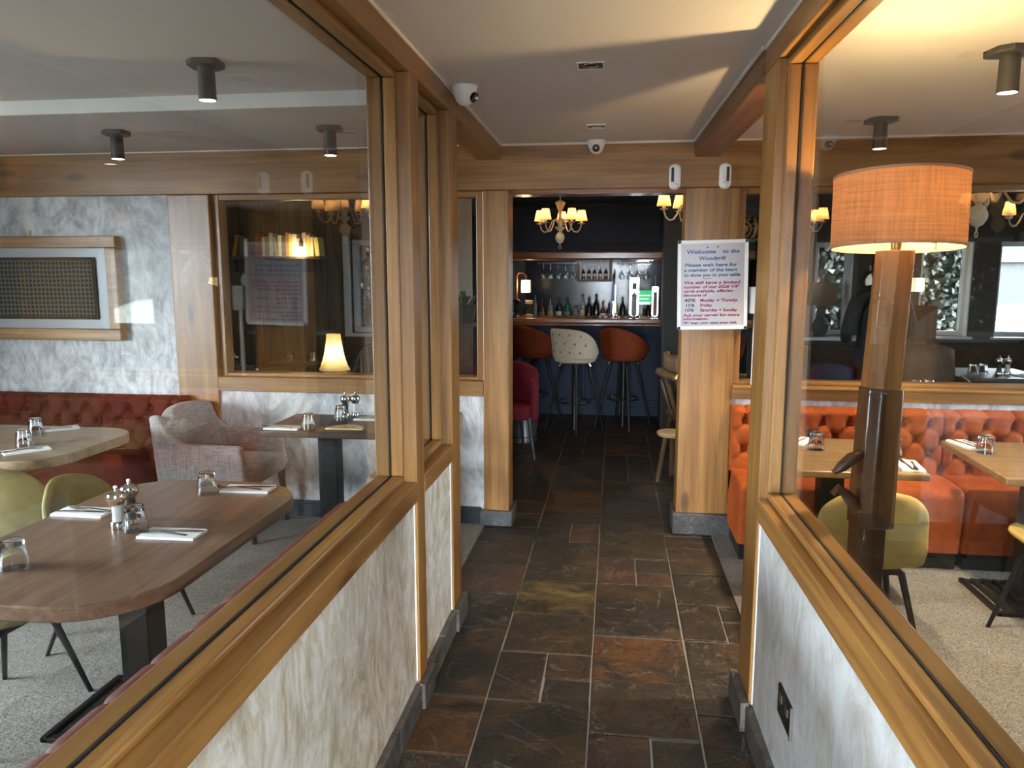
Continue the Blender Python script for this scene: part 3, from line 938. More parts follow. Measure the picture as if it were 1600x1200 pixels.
T6 = table('dining_table', 'oak table on a slotted iron base at the second orange seat', [(1.69, 3.47), (2.45, 3.47), (2.45, 4.24), (1.72, 4.24)], oaktopX, 0.035, (2.03, 3.88), (0.23, 0.21))
if 1:
    m = T5.children[0].data.materials
# --- tumblers (upturned), napkins, knives, forks, mills
gm = MB().lathe([(0.0005, 0.088), (0.026, 0.088), (0.0305, 0.084), (0.0325, 0.072), (0.0415, 0.0), (0.0385, 0.0), (0.030, 0.066), (0.026, 0.070), (0.0005, 0.070)][::-1], 24).mesh('tumbler', tumblerM)
def tumbler(x, y, label, z=TZ, s=1.0):
    o = inst(gm, 'tumbler', None, (x, y, z + 0.001), (0, 0, random.random()), (s, s, s))
    return tag(o, label, 'glass', 'upturned tumblers')
nb = MB().box(-.10, .10, -.049, .049, 0, 0.004).box(-.099, .099, -.048, .049, 0.0045, 0.0085)
nap_me = nb.mesh('napkin', napM, smooth=False)
def flat(pts, w, z, mb):
    """ribbon of given half-widths following pts in xy at heights z"""
    vs, fs = [], []
    n = len(pts)
    for (x, y), hw, zz in zip(pts, w, z):
        vs += [(x, y - hw, zz), (x, y + hw, zz), (x, y + hw, zz + .0022), (x, y - hw, zz + .0022)]
    for i in range(n - 1):
        a = 4 * i
        for k in range(4):
            fs.append((a + k, a + (k + 1) % 4, a + 4 + (k + 1) % 4, a + 4 + k))
    fs += [(0, 3, 2, 1), (4 * n - 4, 4 * n - 3, 4 * n - 2, 4 * n - 1)]
    mb._add(vs, fs)
kn = MB()
flat([(-.095, 0), (-.02, 0), (-.0, 0), (.02, .002), (.085, .002), (.102, .006)], [.006, .0055, .004, .008, .009, .002], [0, .002, .002, .001, 0, 0], kn)
knife_me = kn.mesh('knife', steel)
fk = MB()
flat([(-.095, 0), (-.05, 0), (.02, 0), (.045, 0), (.062, 0)], [.0065, .005, .003, .009, .0115], [0, .003, .006, .003, .001], fk)
for q in (-.0095, -.0032, .0032, .0095):
    flat([(.061, q), (.085, q), (.102, q)], [.0017, .0015, .001], [.001, .003, .008], fk)
fork_me = fk.mesh('fork', steel)
def setting(x, y, a, where, flip=1, z=TZ, s=1.0):
    o = inst(nap_me, 'napkin', None, (x, y, z + 0.0005), (0, 0, a), (s, s, s))
    tag(o, 'folded white napkin ' + where, 'napkin', 'folded napkins')
    c_, s_ = math.cos(a), math.sin(a)
    def L(dx, dy): return (x + c_ * dx - s_ * dy, y + s_ * dx + c_ * dy, z + 0.0095)
    k = inst(knife_me, 'knife', None, L(0.0, .012 * flip), (0, 0, a + .06), (s, s, s))
    tag(k, 'steel knife on the napkin ' + where, 'knife', 'table knives')
    k = inst(fork_me, 'fork', None, L(-.03 * flip, -.014 * flip), (0, 0, a + PI - .1), (s, s, s))
    tag(k, 'steel fork on the napkin ' + where, 'fork', 'table forks')
tumbler(-1.776, 1.99, 'upturned tumbler alone near the rounded end of the brown table')
tumbler(-1.622, 2.352, 'upturned tumbler touching the salt mill on the brown table')
tumbler(-1.608, 2.80, 'upturned tumbler at the armchair end of the brown table')
setting(-1.925, 2.50, 0.0, 'behind the mills on the brown table', -1)
setting(-1.468, 2.32, 0.03, 'in front of the mills on the brown table')
setting(-1.468, 2.868, 0.06, 'at the armchair end of the brown table')
tumbler(-2.977, 3.473, 'front upturned tumbler on the pale round-cornered table')
tumbler(-3.136, 3.752, 'rear upturned tumbler on the pale round-cornered table')
setting(-2.88, 3.37, 0.9, 'in front of the tumblers on the pale table')
setting(-3.10, 3.88, 0.75, 'behind the tumblers on the pale table')
tumbler(-1.71, 4.085, 'upturned tumbler beside the wooden coaster board on the dark table')
tumbler(-1.618, 4.36, 'upturned tumbler before the mills on the dark table')
setting(-1.855, 4.075, 0.0, 'on the armchair side of the dark table')
setting(-1.44, 4.40, -0.03, 'beside the mills on the dark table')
tumbler(1.013, 3.934, 'upturned tumbler on the oak table beside the screen post')
tumbler(1.345, 3.83, 'upturned tumbler half behind the lamp post')
setting(0.965, 4.10, 1.1, 'beside the screen post on the oak table')
setting(1.345, 3.63, 1.45, 'on the oak table corner beside the lamp post')
tumbler(1.815, 3.965, 'upturned tumbler on the table with the slotted iron base')
setting(1.80, 4.13, 1.72, 'on the table with the slotted iron base')
def mill(x, y, fill, label, z=TZ):
    t = thing('mill', label, 'mill', (x, y, z), 0, 'salt and pepper mills')
    MB().lathe([(0.0005, 0), (0.0245, 0), (0.025, .004), (0.0245, .024), (0.022, .028), (0.0005, .028)], 20).build('base', chrome, t)
    MB().lathe([(0.022, .028), (0.0195, .05), (0.0205, .09)], 20).build('glass_body', thinM, t)
    MB().lathe([(0.0005, .029), (0.018, .029), (0.0165, .05), (0.0175, .082), (0.0005, .082)], 16).build('filling', fill, t)
    MB().lathe([(0.0205, .088), (0.024, .091), (0.031, .104), (0.033, .114), (0.029, .126), (0.015, .134), (0.006, .137), (0.0045, .142), (0.0075, .147), (0.006, .153), (0.0005, .155)], 22).build('dome_cap', chrome, t)
    return t
mill(-1.69, 2.358, saltM, 'salt mill with steel dome on the brown table')
mill(-1.70, 2.445, pepperM, 'pepper mill with steel dome behind the salt mill, brown table')
mill(-1.622, 4.452, pepperM, 'pepper mill standing on the dark square table')
mill(-1.565, 4.47, saltM, 'salt mill standing on the dark square table')
cb = thing('serving_board', 'half-round pale wooden board on the dark square table', 'board', (-1.50, 4.13, TZ))
pts = [(-.11, -.055)] + [(0.11 * math.cos(t), -.055 + .12 * math.sin(t)) for t in [PI * i / 12 for i in range(13)]]
MB().prism(pts[1:], 0.0, 0.009).build('board', palewood, cb, bev=0.003)
MB().prism([(-.02, -.03), (.055, -.03), (.05, .01), (-.015, .0)], 0.0092, 0.0096).build('brown_patch', plain('patch_brown', (0.30, 0.2, 0.11), 0.8), cb, smooth=False)  # thin patch on the board, a darker brown than its wood

# --- velvet shell chairs (local: facing +y, origin on the floor below the seat centre)
def shell_chair(mat, label):
    t = thing('shell_chair', label, 'chair')
    def prof(v):
        # v 0..1 from seat front, to seat rear, up the back
        if v < 0.45:
            q = v / 0.45
            return 0.23 - 0.36 * q, 0.445 - 0.025 * math.sin(PI * q * 0.5)
        q = (v - 0.45) / 0.55
        a = min(1.0, q / 0.35)
        if q < 0.35:
            th = a * PI / 2 * 0.88
            return -0.13 - 0.10 * math.sin(th), 0.42 + 0.10 * (1 - math.cos(th))
        b = (q - 0.35) / 0.65
        return -0.23 - 0.055 * b, 0.51 + 0.27 * b
    def fn(u, v):
        s = 2 * u - 1
        y, z = prof(v)
        w = 0.215
        if v < 0.45: w = 0.20 + 0.02 * v / 0.45
        if v > 0.62:
            q = (v - 0.62) / 0.38
            w = 0.225 - 0.04 * max(0, q - 0.45) ** 2 / 0.3
            if q > 0.72: w *= math.sqrt(max(0.02, 1 - ((q - 0.72) / 0.33) ** 2 * 0.55))
        if v < 0.12: w *= math.sqrt(1 - ((0.12 - v) / 0.16) ** 2)
        wrap = s * s
        if v < 0.45:
            z += 0.035 * wrap
        else:
            q = (v - 0.45) / 0.55
            y += 0.085 * wrap * min(1, q * 1.6)
            z += 0.03 * wrap * max(0, 1 - q * 2.2) - 0.03 * abs(s) ** 4 * q
        return (s * w, y, z)
    o = MB().grid(fn, 16, 26).build('shell', mat, t, ang=80)
    sm = o.modifiers.new('thick', 'SOLIDIFY')
    sm.thickness = 0.034
    sm.offset = -1.0
    b = o.modifiers.new('sub', 'SUBSURF')
    b.levels = b.render_levels = 1
    for sx, sy in ((1, 1), (-1, 1), (1, -1), (-1, -1)):
        MB().tube([(sx * .15, sy * .10, .395), (sx * .225, sy * .20 - .01, 0)], [0.015, 0.009], 10).build('leg', blackM, t)
    MB().box(-.16, .16, -.11, .11, .385, .397).build('seat_plate', blackM, t, smooth=False)
    return t
ch = shell_chair(oliveV, 'olive-gold velvet chair under the near end of the brown table')
ch.location = (-2.18, 2.31, 0); ch.rotation_euler = (0, 0, math.radians(-95)); ch.scale = (1, 1, .92)
dup(ch, (-2.13, 2.97, 0), math.radians(-90), 'olive-gold velvet chair tucked behind the mills of the brown table')
dup(ch, (-2.65, 3.10, 0), math.radians(4), 'olive-gold velvet chair backing onto the viewer at the pale table').scale = (1, 1, 1)
ch2 = shell_chair(mustardV, 'mustard velvet chair seen from behind the lamp post')
ch2.location = (1.03, 3.27, 0); ch2.rotation_euler = (0, 0, 0)
ch2.scale = (0.98, 0.98, 0.98)
dup(ch2, (1.95, 3.40, 0), math.radians(8), 'mustard velvet chair at the table with the slotted iron base')
for o in D.objects:
    if o.name.startswith('shell_chair'): o['group'] = 'velvet shell chairs'

# --- grey linen armchair (facing +x)
ac = thing('armchair', 'grey linen armchair with tapering dark legs by the dark square table', 'armchair', (-2.36, 4.36, 0), -PI / 2)
ac_back = MB().grid(lambda u, v: ((2 * u - 1) * (0.25 - .015 * v), -0.22 - .07 * v + 0.06 * (2 * u - 1) ** 2, 0.40 + 0.40 * v - 0.03 * abs(2 * u - 1) ** 3 * v), 12, 10).build('backrest', greylinen, ac, ang=80)
m_ = ac_back.modifiers.new('t', 'SOLIDIFY'); m_.thickness = 0.09; m_.offset = 0
m_ = ac_back.modifiers.new('b', 'BEVEL'); m_.width = 0.03; m_.segments = 3; m_.limit_method = 'ANGLE'; m_.angle_limit = 1.0
for s in (-1, 1):
    vs = [(-.29, .36), (.27, .36), (.27, .40), (.24, .60), (-.12, .605), (-.20, .66), (-.25, .77), (-.32, .77)]
    MB()._add([(s * .235, y, z) for y, z in vs] + [(s * .295, y, z) for y, z in vs],
              [tuple(range(8)), tuple(range(15, 7, -1))] + [(i, i + 8, (i + 1) % 8 + 8, (i + 1) % 8) for i in range(8)]).build('arm', greylinen, ac, bev=0.022, seg=3)
MB().box(-.235, .235, -.24, .28, .34, .46).build('seat', greylinen, ac, bev=0.03, seg=3)
for sx, sy in ((1, 1), (-1, 1), (1, -1), (-1, -1)):
    MB().tube([(sx * .23, sy * .24, .36), (sx * .23, sy * .27, 0)], [0.026, 0.014], 8).build('leg', blackM, ac)

# --- taupe chair on the other side of the square table (facing -x)
tc_ = thing('dining_chair', 'taupe upholstered chair half hidden behind the second screen post', 'chair', (-1.13, 4.2, 0), PI / 2)
o = MB().grid(lambda u, v: ((2 * u - 1) * (0.20 + .015 * math.sin(PI * v)), -0.19 - .06 * v + 0.03 * (2 * u - 1) ** 2, 0.36 + 0.44 * v - 0.025 * abs(2 * u - 1) ** 4 * v), 10, 10).build('backrest', taupeF, tc_, ang=80)
m_ = o.modifiers.new('t', 'SOLIDIFY'); m_.thickness = 0.06; m_.offset = 0
m_ = o.modifiers.new('b', 'BEVEL'); m_.width = 0.022; m_.segments = 3; m_.limit_method = 'ANGLE'; m_.angle_limit = 1.0
MB().prism(rrect(-.22, .22, -.2, .23, .05), .40, .47).build('seat', taupeF, tc_, bev=0.02, seg=3)
for sx, sy in ((1, 1), (-1, 1), (1, -1), (-1, -1)):
    MB().tube([(sx * .17, sy * .15, .40), (sx * .19, sy * .19, 0)], [0.018, 0.012], 8).build('leg', blackM, tc_)

# --- button-tufted banquettes (local: x along, back against y=0, seat towards -y)
btn_me = MB().ball((0, 0, 0), 0.013, 12, 6, (1, .55, 1)).mesh('button', orangeV)
def banquette(name, label, L, loc, rz, mat, htop=0.82, seat_d=0.44, back_t=0.13, ax=0.15, az=0.085, seat_z=0.45, group=None, rows=4, plinth=0.10, ends=True):
    t = thing(name, label, 'bench seat', loc, rz, group)
    MB().box(0.015, L - .015, -seat_d + .045, -0.02, 0, plinth + .02).build('plinth', blackP, t, smooth=False)
    H = htop - seat_z
    nx = max(1, round(L / ax))
    dx = L / nx
    ztop = htop - 0.035
    bt = []
    for r in range(rows):
        z = ztop - 0.045 - r * az
        off = 0.5 if r % 2 == 0 else 0.0
        for i in range(-1, nx + 2):
            bt.append(((i + off) * dx, z))
    def h(x, z):
        d2 = 1e9
        cr = 0.0
        for bx, bz in bt:
            ddx, ddz = x - bx, z - bz
            d = ddx * ddx + ddz * ddz
            if d < d2: d2 = d
            # creases running to the diagonal neighbours
            if abs(ddx) < dx and abs(ddz) < az * 1.15:
                for sx in (-1, 1):
                    ex, ez = sx * dx / 2, -az
                    ll = ex * ex + ez * ez
                    tt = max(0, min(1, (ddx * ex + ddz * ez) / ll))
                    qx, qz = ddx - tt * ex, ddz - tt * ez
                    cr = max(cr, math.exp(-(qx * qx + qz * qz) / 0.00009))
                if bz > ztop - 0.1 and ddz > 0:
                    cr = max(cr, math.exp(-(ddx * ddx) / 0.00009))
        return -0.036 * math.exp(-d2 / 0.0007) - 0.017 * cr
    P = []
    nb_ = 30
    for i in range(nb_ + 1):           # front face up, then roll over the top
        P.append((-back_t, seat_z - .03 + (ztop - seat_z + .03) * i / nb_, 1))
    for i in range(1, 8):
        a = PI / 2 * i / 7
        P.append((-back_t + .05 * (1 - math.cos(a)) * 1.0, ztop + .035 * math.sin(a), 2))
    P += [(-.03, ztop + .035, 3), (0.0, ztop + .03, 3), (0.0, 0.2, 4)]
    m = max(24, int(L / 0.0125))
    def fn(u, v):
        j = round(v * (len(P) - 1))
        y, z, k = P[j]
        x = u * L
        hh = h(x, min(z, ztop + .03)) if k < 3 else 0.0
        e = min(x, L - x)
        if e < 0.03 and k < 4: hh -= 0.02 * (1 - e / 0.03) ** 2
        if k == 1: y -= hh
        elif k == 2:
            y -= hh * .5; z += hh * .8
        elif k == 3:
            z += h(x, ztop + .03) * .8
        return (x, y, z)
    b = MB().grid(fn, m, len(P) - 1)
    nu = m + 1
    for i in (0, m):                   # close the ends
        loop = [j * nu + i for j in range(len(P))]
        b.f.append(tuple(loop if i == 0 else loop[::-1]))
        b.mi.append(0)
    b.build('backrest', mat, t, ang=75)
    me = D.meshes.new('button')
    for bx, bz in bt:
        if 0.02 < bx < L - .02:
            q = inst(btn_me, 'button', t, (bx, -back_t + .034, bz))
            q.material_slots[0].link = 'OBJECT'
            q.material_slots[0].material = mat
    # seat cushion with a soft front
    pr_ = [(-.02, plinth), (-.02, seat_z - .01), (-back_t, seat_z + .005), (-seat_d * .6, seat_z + .012)]
    for i in range(7):
        a = PI / 2 * i / 6
        pr_.append((-seat_d + .05 - .05 * math.sin(a), seat_z - .05 + .055 * math.cos(a)))
    pr_ += [(-seat_d + .012, plinth + .15), (-seat_d + .02, plinth)]
    n = len(pr_)
    mb = MB()
    xs_ = [0.0, 0.008, 0.03, L / 2, L - .03, L - .008, L]
    ins = [0.022, .007, 0, 0, 0, .007, 0.022]
    for x_, q in zip(xs_, ins):
        mb.v += [(x_, y + q * (1 if y < -.1 else 0), z - q * (1 if z > .3 else 0)) for y, z in pr_]
    for i in range(len(xs_) - 1):
        for k in range(n):
            k2 = (k + 1) % n
            mb.f.append((i * n + k, (i + 1) * n + k, (i + 1) * n + k2, i * n + k2))
            mb.mi.append(0)
    mb.f += [tuple(range(n)), tuple(range(n * len(xs_) - 1, n * (len(xs_) - 1) - 1, -1))]
    mb.mi += [0, 0]
    mb.build('seat', mat, t, ang=50)
    return t
banquette('banquette', 'burnt-orange tufted velvet bench behind the lamp table', 1.165, (0.70, 4.675, 0), 0, orangeV, group='orange benches', seat_d=0.46)
banquette('banquette', 'burnt-orange tufted velvet bench behind the slotted-base table', 1.6, (1.872, 4.675, 0), 0, orangeV, group='orange benches', seat_d=0.46)
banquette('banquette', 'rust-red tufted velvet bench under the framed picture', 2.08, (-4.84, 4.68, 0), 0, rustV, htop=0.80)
banquette('banquette', 'brick-red velvet bench backing onto the long glazed screen', 2.3, (-0.848, 2.56, 0), -PI / 2, maroonV, htop=0.792, seat_d=0.44, back_t=0.13)

# --- picture on the marbled wall
pf = thing('framed_picture', 'wide oak framed picture of dark woven mesh on white mount', 'picture', (0, 0, 0))
x0, x1, z0, z1, w, y1 = -4.35, -3.19, 1.155, 1.83, 0.075, 4.69
yb = 4.62
MB().box(x0, x1, yb, y1, z1 - w, z1).build('frame_rail', framewood, pf, smooth=False, bev=0.006)
MB().box(x0, x1, yb, y1, z0, z0 + w).build('frame_rail', framewood, pf, smooth=False, bev=0.006)
MB().box(x0, x0 + w, yb, y1, z0 + w, z1 - w).build('frame_stile', framewood, pf, smooth=False, bev=0.006)
MB().box(x1 - w, x1, yb, y1, z0 + w, z1 - w).build('frame_stile', framewood, pf, smooth=False, bev=0.006)
MB().box(x0 + w, x1 - w, 4.665, 4.688, z0 + w, z1 - w).build('mount', boardW, pf, smooth=False)
def grid_fabric():
    n = NT('woven_mesh')
    v = n.coord((1, 1, 1))
    wv = n.noise(v, 9, 3, 0.5)
    a = n.n('TexWave', wave_type='BANDS', bands_direction='X'); a.inputs['Scale'].default_value = 11; a.inputs['Distortion'].default_value = 1.2
    b = n.n('TexWave', wave_type='BANDS', bands_direction='Z'); b.inputs['Scale'].default_value = 11; b.inputs['Distortion'].default_value = 1.2
    n.l(v, a.inputs['Vector']); n.l(v, b.inputs['Vector'])
    g = n.math('MAXIMUM', a.outputs['Fac'], b.outputs['Fac'])
    n.bsdf(n.ramp(g, [(0.55, (0.012, 0.011, 0.010)), (0.85, (0.14, 0.115, 0.08))]), 0.8)
    return n.m
MB().box(x0 + .17, x1 - .17, 4.652, 4.665, z0 + .135, z1 - .135).build('inner_frame', brownL, pf, smooth=False, bev=0.004)
MB().box(x0 + .19, x1 - .19, 4.648, 4.653, z0 + .155, z1 - .155).build('woven_panel', grid_fabric(), pf, smooth=False)
MB().box(x0 + w, x1 - w, 4.638, 4.641, z0 + w, z1 - w).build('pane', paneM, pf, smooth=False)
MB().box(-3.84, -3.825, 4.685, 4.69, 1.84, 1.87).build('hook', brassM, pf, smooth=False)

# --- ceiling spotlights
def spot(x, y, z, label, pw=8):
    t = thing('ceiling_spotlight', label, 'spotlight', (x, y, z), 0.15, 'ceiling spotlights')
    MB().prism([(-.065, -.03), (-.03, -.065), (.05, -.065), (.065, -.05), (.065, .03), (.03, .065), (-.05, .065), (-.065, .05)], -.022, 0).build('mounting_plate', spotM, t, smooth=False, bev=0.003)
    MB().lathe([(0.0005, -.022), (0.031, -.022), (0.032, -.03), (0.034, -.145), (0.031, -.146), (0.031, -.138), (0.0005, -.138)], 22).build('barrel', spotM, t)
    MB().lathe([(0.0005, -.1435), (0.0305, -.1435), (0.0305, -.1455), (0.0005, -.1465)], 18).build('lens', spotglow, t)
    lamp('spot_lamp', (0, 0, -.15), pw, (1, 0.78, 0.52), 0.02, 'SPOT', (0, 0, 0), 1.7, parent=t)
    return t
spot(-1.596, 2.95, 2.41, 'charcoal ceiling spotlight nearest the long screen, above the brown table')
spot(-2.68, 3.967, 2.35, 'charcoal ceiling spotlight in front of the marbled wall')
spot(-1.494, 3.996, 2.35, 'charcoal ceiling spotlight above the dark square table')
spot(1.312, 2.935, 2.35, 'bright charcoal ceiling spotlight over the lamp-side carpet', 200)
spot(1.285, 4.146, 2.35, 'charcoal ceiling spotlight above the lampshade near the oak beam', 140)

# --- floor lamp
LX, LY = 0.842, 2.50
fl_ = thing('floor_lamp', 'tall floor lamp with square wooden post and terracotta drum shade', 'lamp', (LX, LY, 0), math.radians(10))
TM = Matrix.Translation((0, 0, 1.78)) @ Matrix.Rotation(math.radians(-3.6), 4, Vector((1, -.30, 0))) @ Matrix.Translation((0, 0, -1.78))
o = MB().lathe([(0.186, 1.672), (0.186, 1.885)], 56).xf(TM).build('lamp_shade', drumM, fl_, ang=60)
MB().lathe([(0.184, 1.674), (0.184, 1.884)], 56).xf(TM).build('shade_lining', druminM, o, ang=60)
MB().lathe([(0.183, 1.670), (0.188, 1.670), (0.188, 1.677), (0.183, 1.677), (0.183, 1.670)], 56).lathe([(0.183, 1.880), (0.188, 1.880), (0.188, 1.887), (0.183, 1.887), (0.183, 1.880)], 56).xf(TM).build('shade_rim', plain('rim_tape', (0.55, 0.30, 0.18), 0.8), o)
b = MB()
for k in range(3):
    a = 2 * PI * k / 3 + .4
    b.tube([(0, 0, 1.705), (.184 * math.cos(a), .184 * math.sin(a), 1.69)], 0.0025, 6)
b.lathe([(0.012, 1.66), (0.016, 1.68), (0.016, 1.72), (0.006, 1.73)], 14)
b.build('lamp_holder', brassM, fl_)
MB().lathe([(0.0005, 1.73), (0.012, 1.735), (0.03, 1.775), (0.024, 1.80), (0.0005, 1.812)], 16).build('bulb', bulbM, fl_)
def sqpost(z0, z1, w0, w1, dx0=0, dx1=0, ch=0.018):
    mb = MB()
    for z, w, dx in ((z0, w0, dx0), (z1, w1, dx1)):
        h_ = w / 2
        mb.v += [(dx + a, b_, z) for a, b_ in ((-h_ + ch, -h_), (h_, -h_), (h_, h_), (-h_, h_), (-h_, -h_ + ch))]
    mb.f = [(0, 1, 6, 5), (1, 2, 7, 6), (2, 3, 8, 7), (3, 4, 9, 8), (4, 0, 5, 9), (4, 3, 2, 1, 0), (5, 6, 7, 8, 9)]
    mb.mi = [0] * 7
    return mb
sqpost(1.24, 1.665, .086, .082, -.018, -.002, .03).build('upper_post', lampwood, fl_, bev=0.003)
sqpost(.80, 1.245, .105, .096, -.022, -.016, .026).build('middle_post', lampdark, fl_, bev=0.005)
sqpost(.60, .80, .082, .082, -.03, -.03, .012).build('lower_post', lampdark, fl_, bev=0.003)
MB().tube([(-.06, -.01, .865), (-.085, -.01, .875), (-.11, -.01, .905), (-.135, -.01, .925), (-.155, -.01, .905)], [.022, .021, .017, .014, .011], 10).build('carved_hook', lampdark, fl_)
MB().tube([(-.07, -.01, 1.035), (-.10, -.01, 1.02), (-.13, -.01, .995), (-.155, -.01, .975)], [.016, .02, .018, .008], 10).build('carved_peg', lampdark, fl_)
for k in range(3):
    a = 2 * PI * k / 3 + 0.05
    c_, s_ = math.cos(a), math.sin(a)
    MB().tube([(-.03 + q * c_, q * s_, z) for q, z in ((.0, .62), (.05, .585), (.10, .50), (.13, .36), (.15, .18), (.19, .05), (.22, .012))], [.016, .016, .014, .012, .012, .012, .012], 8).build('iron_leg', castM, fl_)
lamp('floor_lamp_light', (0, 0, 1.83), 26, (1, 0.68, 0.31), 0.03, parent=fl_)

# --- corridor fittings
nbd = thing('notice_board', 'white framed notice board with handwritten welcome on the wide post', 'sign', (0.5625, 4.66, 1.525), 0)
nbd.rotation_euler = (0, math.radians(-1.2), 0)
BW, BH = 0.40, 0.52
MB().box(-BW / 2 + .01, BW / 2 - .01, -.012, 0.008, -BH / 2 + .01, BH / 2 - .01).build('board', boardW, nbd, smooth=False)
MB().box(-BW / 2, BW / 2, -.02, .008, BH / 2 - .02, BH / 2).box(-BW / 2, BW / 2, -.02, .008, -BH / 2, -BH / 2 + .02).box(-BW / 2, -BW / 2 + .02, -.02, .008, -BH / 2, BH / 2).box(BW / 2 - .02, BW / 2, -.02, .008, -BH / 2, BH / 2).build('frame', whiteP, nbd, smooth=False, bev=0.002)
MB().ball((-.03, -.014, .218), .004, 8, 5).ball((.028, -.014, .22), .004, 8, 5).build('pin', blackP, nbd)
def text(s_, x, z, size, m, parent, w=None, shear=0.12, y=-.0135, rot=0.0, name='lettering', align='LEFT'):
    cu = D.curves.new(name, 'FONT')
    cu.body = s_
    cu.size = size
    cu.shear = shear
    cu.align_x = align
    cu.offset = 0.0006
    cu.extrude = 0.0003
    cu.materials.append(m)
    o = D.objects.new(name, cu)
    o.location = (x, y, z)
    o.rotation_euler = (PI / 2, 0, rot)
    C.objects.link(o)
    o.parent = parent
    if w:
        bpy.context.view_layer.update()
        if o.dimensions.x > 1e-4: o.scale = (w / o.dimensions.x, 1, 1)
    bpy.context.view_layer.update()
    me = D.meshes.new_from_object(o.evaluated_get(bpy.context.evaluated_depsgraph_get()))
    q = inst(me, name, parent, o.location, o.rotation_euler, o.scale)
    D.objects.remove(o)
    return q
LN = [('Welcome', -.150, .182, .042, inkB, .165), ('to the', .055, .184, .036, inkB, .095), ('Woodgrill', -.08, .145, .038, inkB, .15),
      ('Please wait here for', -.160, .108, .034, inkB, .30), ('a member of the team', -.163, .079, .033, inkB, .30), ('to show you to your table', -.163, .050, .033, inkB, .32),
      ('We still have a limited', -.163, .006, .032, inkM, .32), ('number of our 2026 VIP', -.166, -.018, .030, inkM, .315), ('cards available, offering', -.166, -.042, .029, inkM, .285), ('discounts of', -.166, -.066, .029, inkM, .135),
      ('40%', -.163, -.097, .034, inkP, .068), ('Monday → Thursday', -.07, -.097, .032, inkM, .215), ('15%', -.157, -.126, .032, inkP, .052), ('Friday', -.07, -.126, .032, inkM, .07),
      ('10%', -.161, -.154, .032, inkP, .052), ('Saturday + Sunday', -.07, -.154, .032, inkM, .215), ('Ask your server for more', -.166, -.183, .029, inkM, .325), ('information.', -.166, -.204, .027, inkM, .145),
      ('We hope you enjoy your visit.', -.166, -.2265, .024, inkP, .31)]
for s_, x, z, sz, m, w in LN:
    text(s_, x, z, sz * 0.8, m, nbd, w)
MB().box(-.055, 0.0, -.0145, -.013, .037, .039).build('underline', inkM, nbd, smooth=False)
def pir(x, label):
    t = thing('motion_sensor', label, 'sensor', (x, 4.66, 2.143), 0, 'white motion sensors')
    MB().prism([(px, py) for px, py in rrect(-.033, .033, -.072, .072, .03)], 0, .042).xf(Matrix.Rotation(PI / 2, 4, 'X')).build('housing', whiteP, t, bev=0.012, seg=3)
    s_ = 1 if x > .5 else -1
    MB().box(s_ * .014 - .008, s_ * .014 + .008, -.0445, -.041, -.03, .05).build('sensor_window', blackP, t, smooth=False, bev=0.003)
    MB().ball((0, -.034, -.05), .02, 12, 8).build('lens', whiteP, t)
pir(0.328, 'white motion sensor on the oak beam above the opening')
pir(0.609, 'white motion sensor on the oak beam over the notice post')
def dome(x, y, z, label, a):
    t = thing('dome_camera', label, 'camera', (x, y, z), a, 'dome cameras')
    MB().lathe([(0.0005, 0), (0.052, 0), (0.054, -.006), (0.05, -.012), (0.048, -.03), (0.034, -.062), (0.018, -.076), (0.0005, -.079)], 24).build('housing', whiteP, t)
    o = MB().lathe([(0.0005, .0), (0.021, .0), (0.021, .012), (0.0005, .016)], 18).xf(Matrix.Translation((0, -.036, -.046)) @ Matrix.Rotation(math.radians(120), 4, 'X')).build('camera_eye', blackP, t)
    MB().ball((0, -.052, -.052), .009, 10, 6).build('lens', chrome, t)
dome(-0.625, 3.22, 2.352, 'white dome camera at the end of the long screen', math.radians(75))
dome(-0.125, 4.61, 2.352, 'white dome camera at the ceiling above the oak beam', 0)
for x, y, lab in ((-0.105, 2.967, 'square recessed downlight nearest the viewer in the corridor ceiling'), (-0.113, 4.162, 'square recessed downlight close to the far oak beam')):
    t = thing('downlight', lab, 'downlight', (x, y, 2.35), 0, 'recessed downlights')
    MB().box(-.05, .05, -.05, -.044, -.004, 0.0).box(-.05, .05, .044, .05, -.004, 0).box(-.05, -.044, -.044, .044, -.004, 0).box(.044, .05, -.044, .044, -.004, 0).build('bezel', whiteP, t, smooth=False)
    MB().box(-.044, .044, -.044, .044, -.002, -.0005).build('recess', blackP, t, smooth=False)
    MB().lathe([(0.0005, -.006), (0.022, -.006), (0.03, -.003), (0.03, -.001)], 18).build('reflector', chrome, t)
sk_ = thing('wall_socket', 'black double power socket on the grey plaster', 'socket', (0, 0, 0))
MB().box(.494, .506, 2.075, 2.222, .30, .392).xf(MR).build('plate', blackP, sk_, smooth=False, bev=0.003)
MB().box(.491, .495, 2.10, 2.125, .35, .375).box(.491, .495, 2.17, 2.195, .35, .375).xf(MR).build('switch', plain('switch_grey', (0.06, 0.05, 0.04), 0.3), sk_, smooth=False)
MB().box(.4925, .506, 2.069, 2.076, .298, .394).xf(MR).build('edge_trim', chrome, sk_, smooth=False)
bx = thing('junction_box', 'grey junction box with white conduit on the inner window frame', 'box', (0.815, 4.66, 1.436))
MB().box(-.034, .034, -.03, .05, -.078, .078).build('housing', greyP, bx, smooth=False, bev=0.006)
MB().tube([(0.005, .02, -.078), (0.005, .02, -.50)], 0.011, 10).build('conduit', whiteP, bx)

